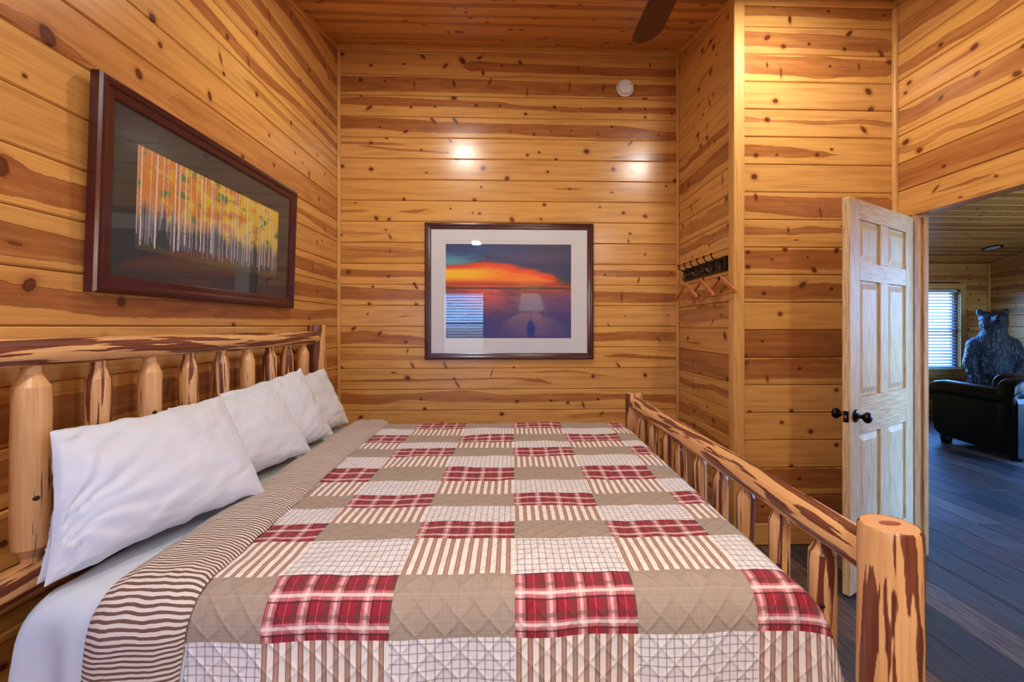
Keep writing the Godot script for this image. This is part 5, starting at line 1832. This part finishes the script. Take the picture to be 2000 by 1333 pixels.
# A soft box: superellipsoid with the given half-sizes.
func cushion(size: Vector3, sharp := 0.34) -> ArrayMesh:
	var rows := []
	var uvs := []
	var n := 20
	var m := 32
	for i in n + 1:
		var la := -PI * 0.5 + PI * i / n
		var line := PackedVector3Array()
		var ul := PackedVector2Array()
		for j in m + 1:
			var lo := TAU * j / m
			var cl := signf(cos(la)) * pow(absf(cos(la)), sharp)
			line.append(Vector3(size.x * 0.5 * cl * signf(cos(lo)) * pow(absf(cos(lo)), sharp), size.y * 0.5 * signf(sin(la)) * pow(absf(sin(la)), sharp), size.z * 0.5 * cl * signf(sin(lo)) * pow(absf(sin(lo)), sharp)))
			ul.append(Vector2(float(j) / m, float(i) / n))
		rows.append(line)
		uvs.append(ul)
	var st := begin()
	add_grid(st, rows, uvs, true, true)
	return st.commit()

func build_living_things() -> void:
	rng.seed = 37
	# carved bear
	var bones := [
		[Vector3(0, 0.62, 0), Vector3(0, 1.06, -0.01), 0.26, 0.24], [Vector3(0, 0.74, 0.07), Vector3(0, 0.95, 0.06), 0.24, 0.21],
		[Vector3(-0.12, 1.08, 0), Vector3(0.12, 1.08, 0), 0.20, 0.20], [Vector3(0, 1.18, 0), Vector3(0, 1.40, 0.03), 0.21, 0.165],
		[Vector3(-0.05, 1.45, 0.02), Vector3(0.05, 1.45, 0.02), 0.155, 0.155], [Vector3(0, 1.46, 0.13), Vector3(0, 1.505, 0.25), 0.085, 0.058],
		[Vector3(-0.15, 1.56, -0.03), Vector3(-0.185, 1.60, -0.03), 0.06, 0.05], [Vector3(0.15, 1.56, -0.03), Vector3(0.185, 1.60, -0.03), 0.06, 0.05],
		[Vector3(-0.26, 1.10, 0), Vector3(-0.335, 0.86, 0.05), 0.125, 0.095], [Vector3(-0.335, 0.86, 0.05), Vector3(-0.28, 0.62, 0.15), 0.095, 0.08],
		[Vector3(0.26, 1.10, 0), Vector3(0.36, 0.88, 0.04), 0.125, 0.10], [Vector3(0.36, 0.88, 0.04), Vector3(0.25, 0.73, 0.20), 0.10, 0.085],
		[Vector3(-0.16, 0.55, 0.02), Vector3(-0.21, 0.14, 0.03), 0.21, 0.165], [Vector3(0.18, 0.55, 0.02), Vector3(0.22, 0.14, 0.03), 0.22, 0.17],
		[Vector3(-0.22, 0.075, 0.05), Vector3(-0.23, 0.06, 0.20), 0.10, 0.07], [Vector3(0.23, 0.075, 0.05), Vector3(0.24, 0.06, 0.20), 0.10, 0.07],
	]
	var bear := thing("carved_bear", "life-size carved wooden bear standing upright with raised muzzle", "bear statue", "", W(6.88, 0.0, 5.95))
	bear.transform.basis = Basis(Vector3.UP, -0.62).scaled_local(Vector3(0.74, 1.0, 0.80))
	var bm := mat(Color(0.19, 0.20, 0.22), 0.34)
	var fur := NoiseTexture2D.new()
	fur.width = 256
	fur.height = 256
	fur.seamless = true
	var fn := FastNoiseLite.new()
	fn.seed = 5
	fn.frequency = 0.03
	fur.noise = fn
	fur.as_normal_map = true
	fur.bump_strength = 10.0
	bm.normal_enabled = true
	bm.normal_texture = fur
	bm.normal_scale = 1.6
	bm.uv1_triplanar = true
	bm.uv1_scale = Vector3(2.2, 1.1, 2.2)
	part("body", nets(bones, Vector3(-0.52, -0.03, -0.34), Vector3(0.52, 1.70, 0.42), 0.026, 0.05, 0.010), bm, bear)
	part("nose", lathe([Vector2(0.0005, -0.02), Vector2(0.028, -0.008), Vector2(0.03, 0.006), Vector2(0.0005, 0.024)], 14), M.leather, bear, at(Vector3(0, 1.535, 0.295)))
	for s in [-1.0, 1.0]:
		part("eye", lathe([Vector2(0.0005, -0.014), Vector2(0.012, -0.006), Vector2(0.014, 0.0), Vector2(0.012, 0.006), Vector2(0.0005, 0.014)], 10), M.leather, bear, at(Vector3(0.062 * s, 1.53, 0.148)))
		part("muzzle_stripe", lathe([Vector2(0.0005, -0.035), Vector2(0.018, -0.02), Vector2(0.02, 0.0), Vector2(0.014, 0.02), Vector2(0.0005, 0.032)], 10), mat(Color(0.50, 0.40, 0.30), 0.6), bear, at(Vector3(0.045 * s, 1.50, 0.215), 0.0, 0.9))
	# leather loveseat, seen from its side and back
	var so := thing("leather_sofa", "black leather sofa with padded rolled arms in the living room", "sofa", "", W(5.10, 0, 4.20))
	var sl := 1.75
	# side outline in (distance from the back, height)
	var arm := PackedVector2Array()
	for q in [[0.0, 0.05], [0.0, 0.60], [0.02, 0.66], [0.30, 0.655], [0.60, 0.665], [0.82, 0.67], [0.90, 0.655], [0.935, 0.61], [0.925, 0.55], [0.895, 0.50], [0.885, 0.30], [0.87, 0.16], [0.82, 0.11], [0.70, 0.09], [0.30, 0.07]]:
		arm.append(Vector2(q[0], q[1]))
	# local frame: outline x runs away from the camera (-z), y up, thickness along +x
	var fx := Transform3D(Basis(Vector3(0, 0, -1), Vector3.UP, Vector3(1, 0, 0)), Vector3.ZERO)
	for x in [0.0, sl - 0.22]:
		var st := begin()
		add_prism(st, arm, x + 0.02, x + 0.20, fx)
		part("arm", st.commit(), M.leather, so)
		var rows := begin()
		var path := [Vector3(x + 0.11, 0.62, -0.02), Vector3(x + 0.11, 0.625, -0.06), Vector3(x + 0.11, 0.635, -0.45), Vector3(x + 0.11, 0.645, -0.80), Vector3(x + 0.11, 0.625, -0.90), Vector3(x + 0.11, 0.60, -0.935)]
		part("arm_pad", tube(path, 0.105, 18), M.leather, so)
	part("base", box(Vector3(sl - 0.36, 0.26, 0.80), 0.03), M.leather, so, at(Vector3(sl * 0.5, 0.22, -0.46)))
	for i in 2:
		part("seat_cushion", cushion(Vector3(0.66, 0.18, 0.64)), M.leather, so, at(Vector3(0.21 + 0.335 + i * 0.67, 0.43, -0.56)))
	part("back", cushion(Vector3(sl - 0.02, 0.80, 0.20), 0.22), M.leather, so, at(Vector3(sl * 0.5, 0.455, -0.115)))
	for i in 2:
		part("back_cushion", cushion(Vector3(0.74, 0.42, 0.26), 0.4), M.leather, so, at(Vector3(0.14 + 0.36 + i * 0.74, 0.665, -0.27), 0.0, 0.16))
	for x in [0.10, sl - 0.10]:
		for z in [-0.08, -0.80]:
			part("foot", lathe([Vector2(0.0005, 0.0), Vector2(0.045, 0.0), Vector2(0.055, 0.05), Vector2(0.06, 0.11), Vector2(0.0005, 0.11)], 14), M.leather, so, at(Vector3(x, 0, z)))
	# switched-off recessed light in the living room ceiling
	var ang := atan(0.22)
	var up := Vector3(0, cos(ang), -sin(ang))
	var lt := thing("ceiling_downlight", "small unlit recessed downlight in the living room ceiling", "ceiling light", "", W(6.79, liv_y(5.88), 5.88))
	lt.transform.basis = Basis(Vector3.RIGHT, up, Vector3.RIGHT.cross(up))
	part("trim_ring", lathe([Vector2(0.085, 0.0), Vector2(0.085, -0.012), Vector2(0.105, -0.010), Vector2(0.11, 0.0)], 28), M.iron, lt)
	part("lens", lathe([Vector2(0.0005, -0.010), Vector2(0.05, -0.010), Vector2(0.086, -0.006)], 28), M.white_plastic, lt)
	# outlet beside the window
	var ou := thing("wall_outlet", "white wall outlet below the living room window", "outlet", "", W(6.42, 0.50, LZ - 0.001))
	part("plate", box(Vector3(0.075, 0.118, 0.006), 0.002), M.white_plastic, ou, at(Vector3(0, 0, 0.003)))
	for y in [-0.02, 0.02]:
		part("socket", box(Vector3(0.034, 0.028, 0.003), 0.001), M.iron, ou, at(Vector3(0, y, 0.0065)))
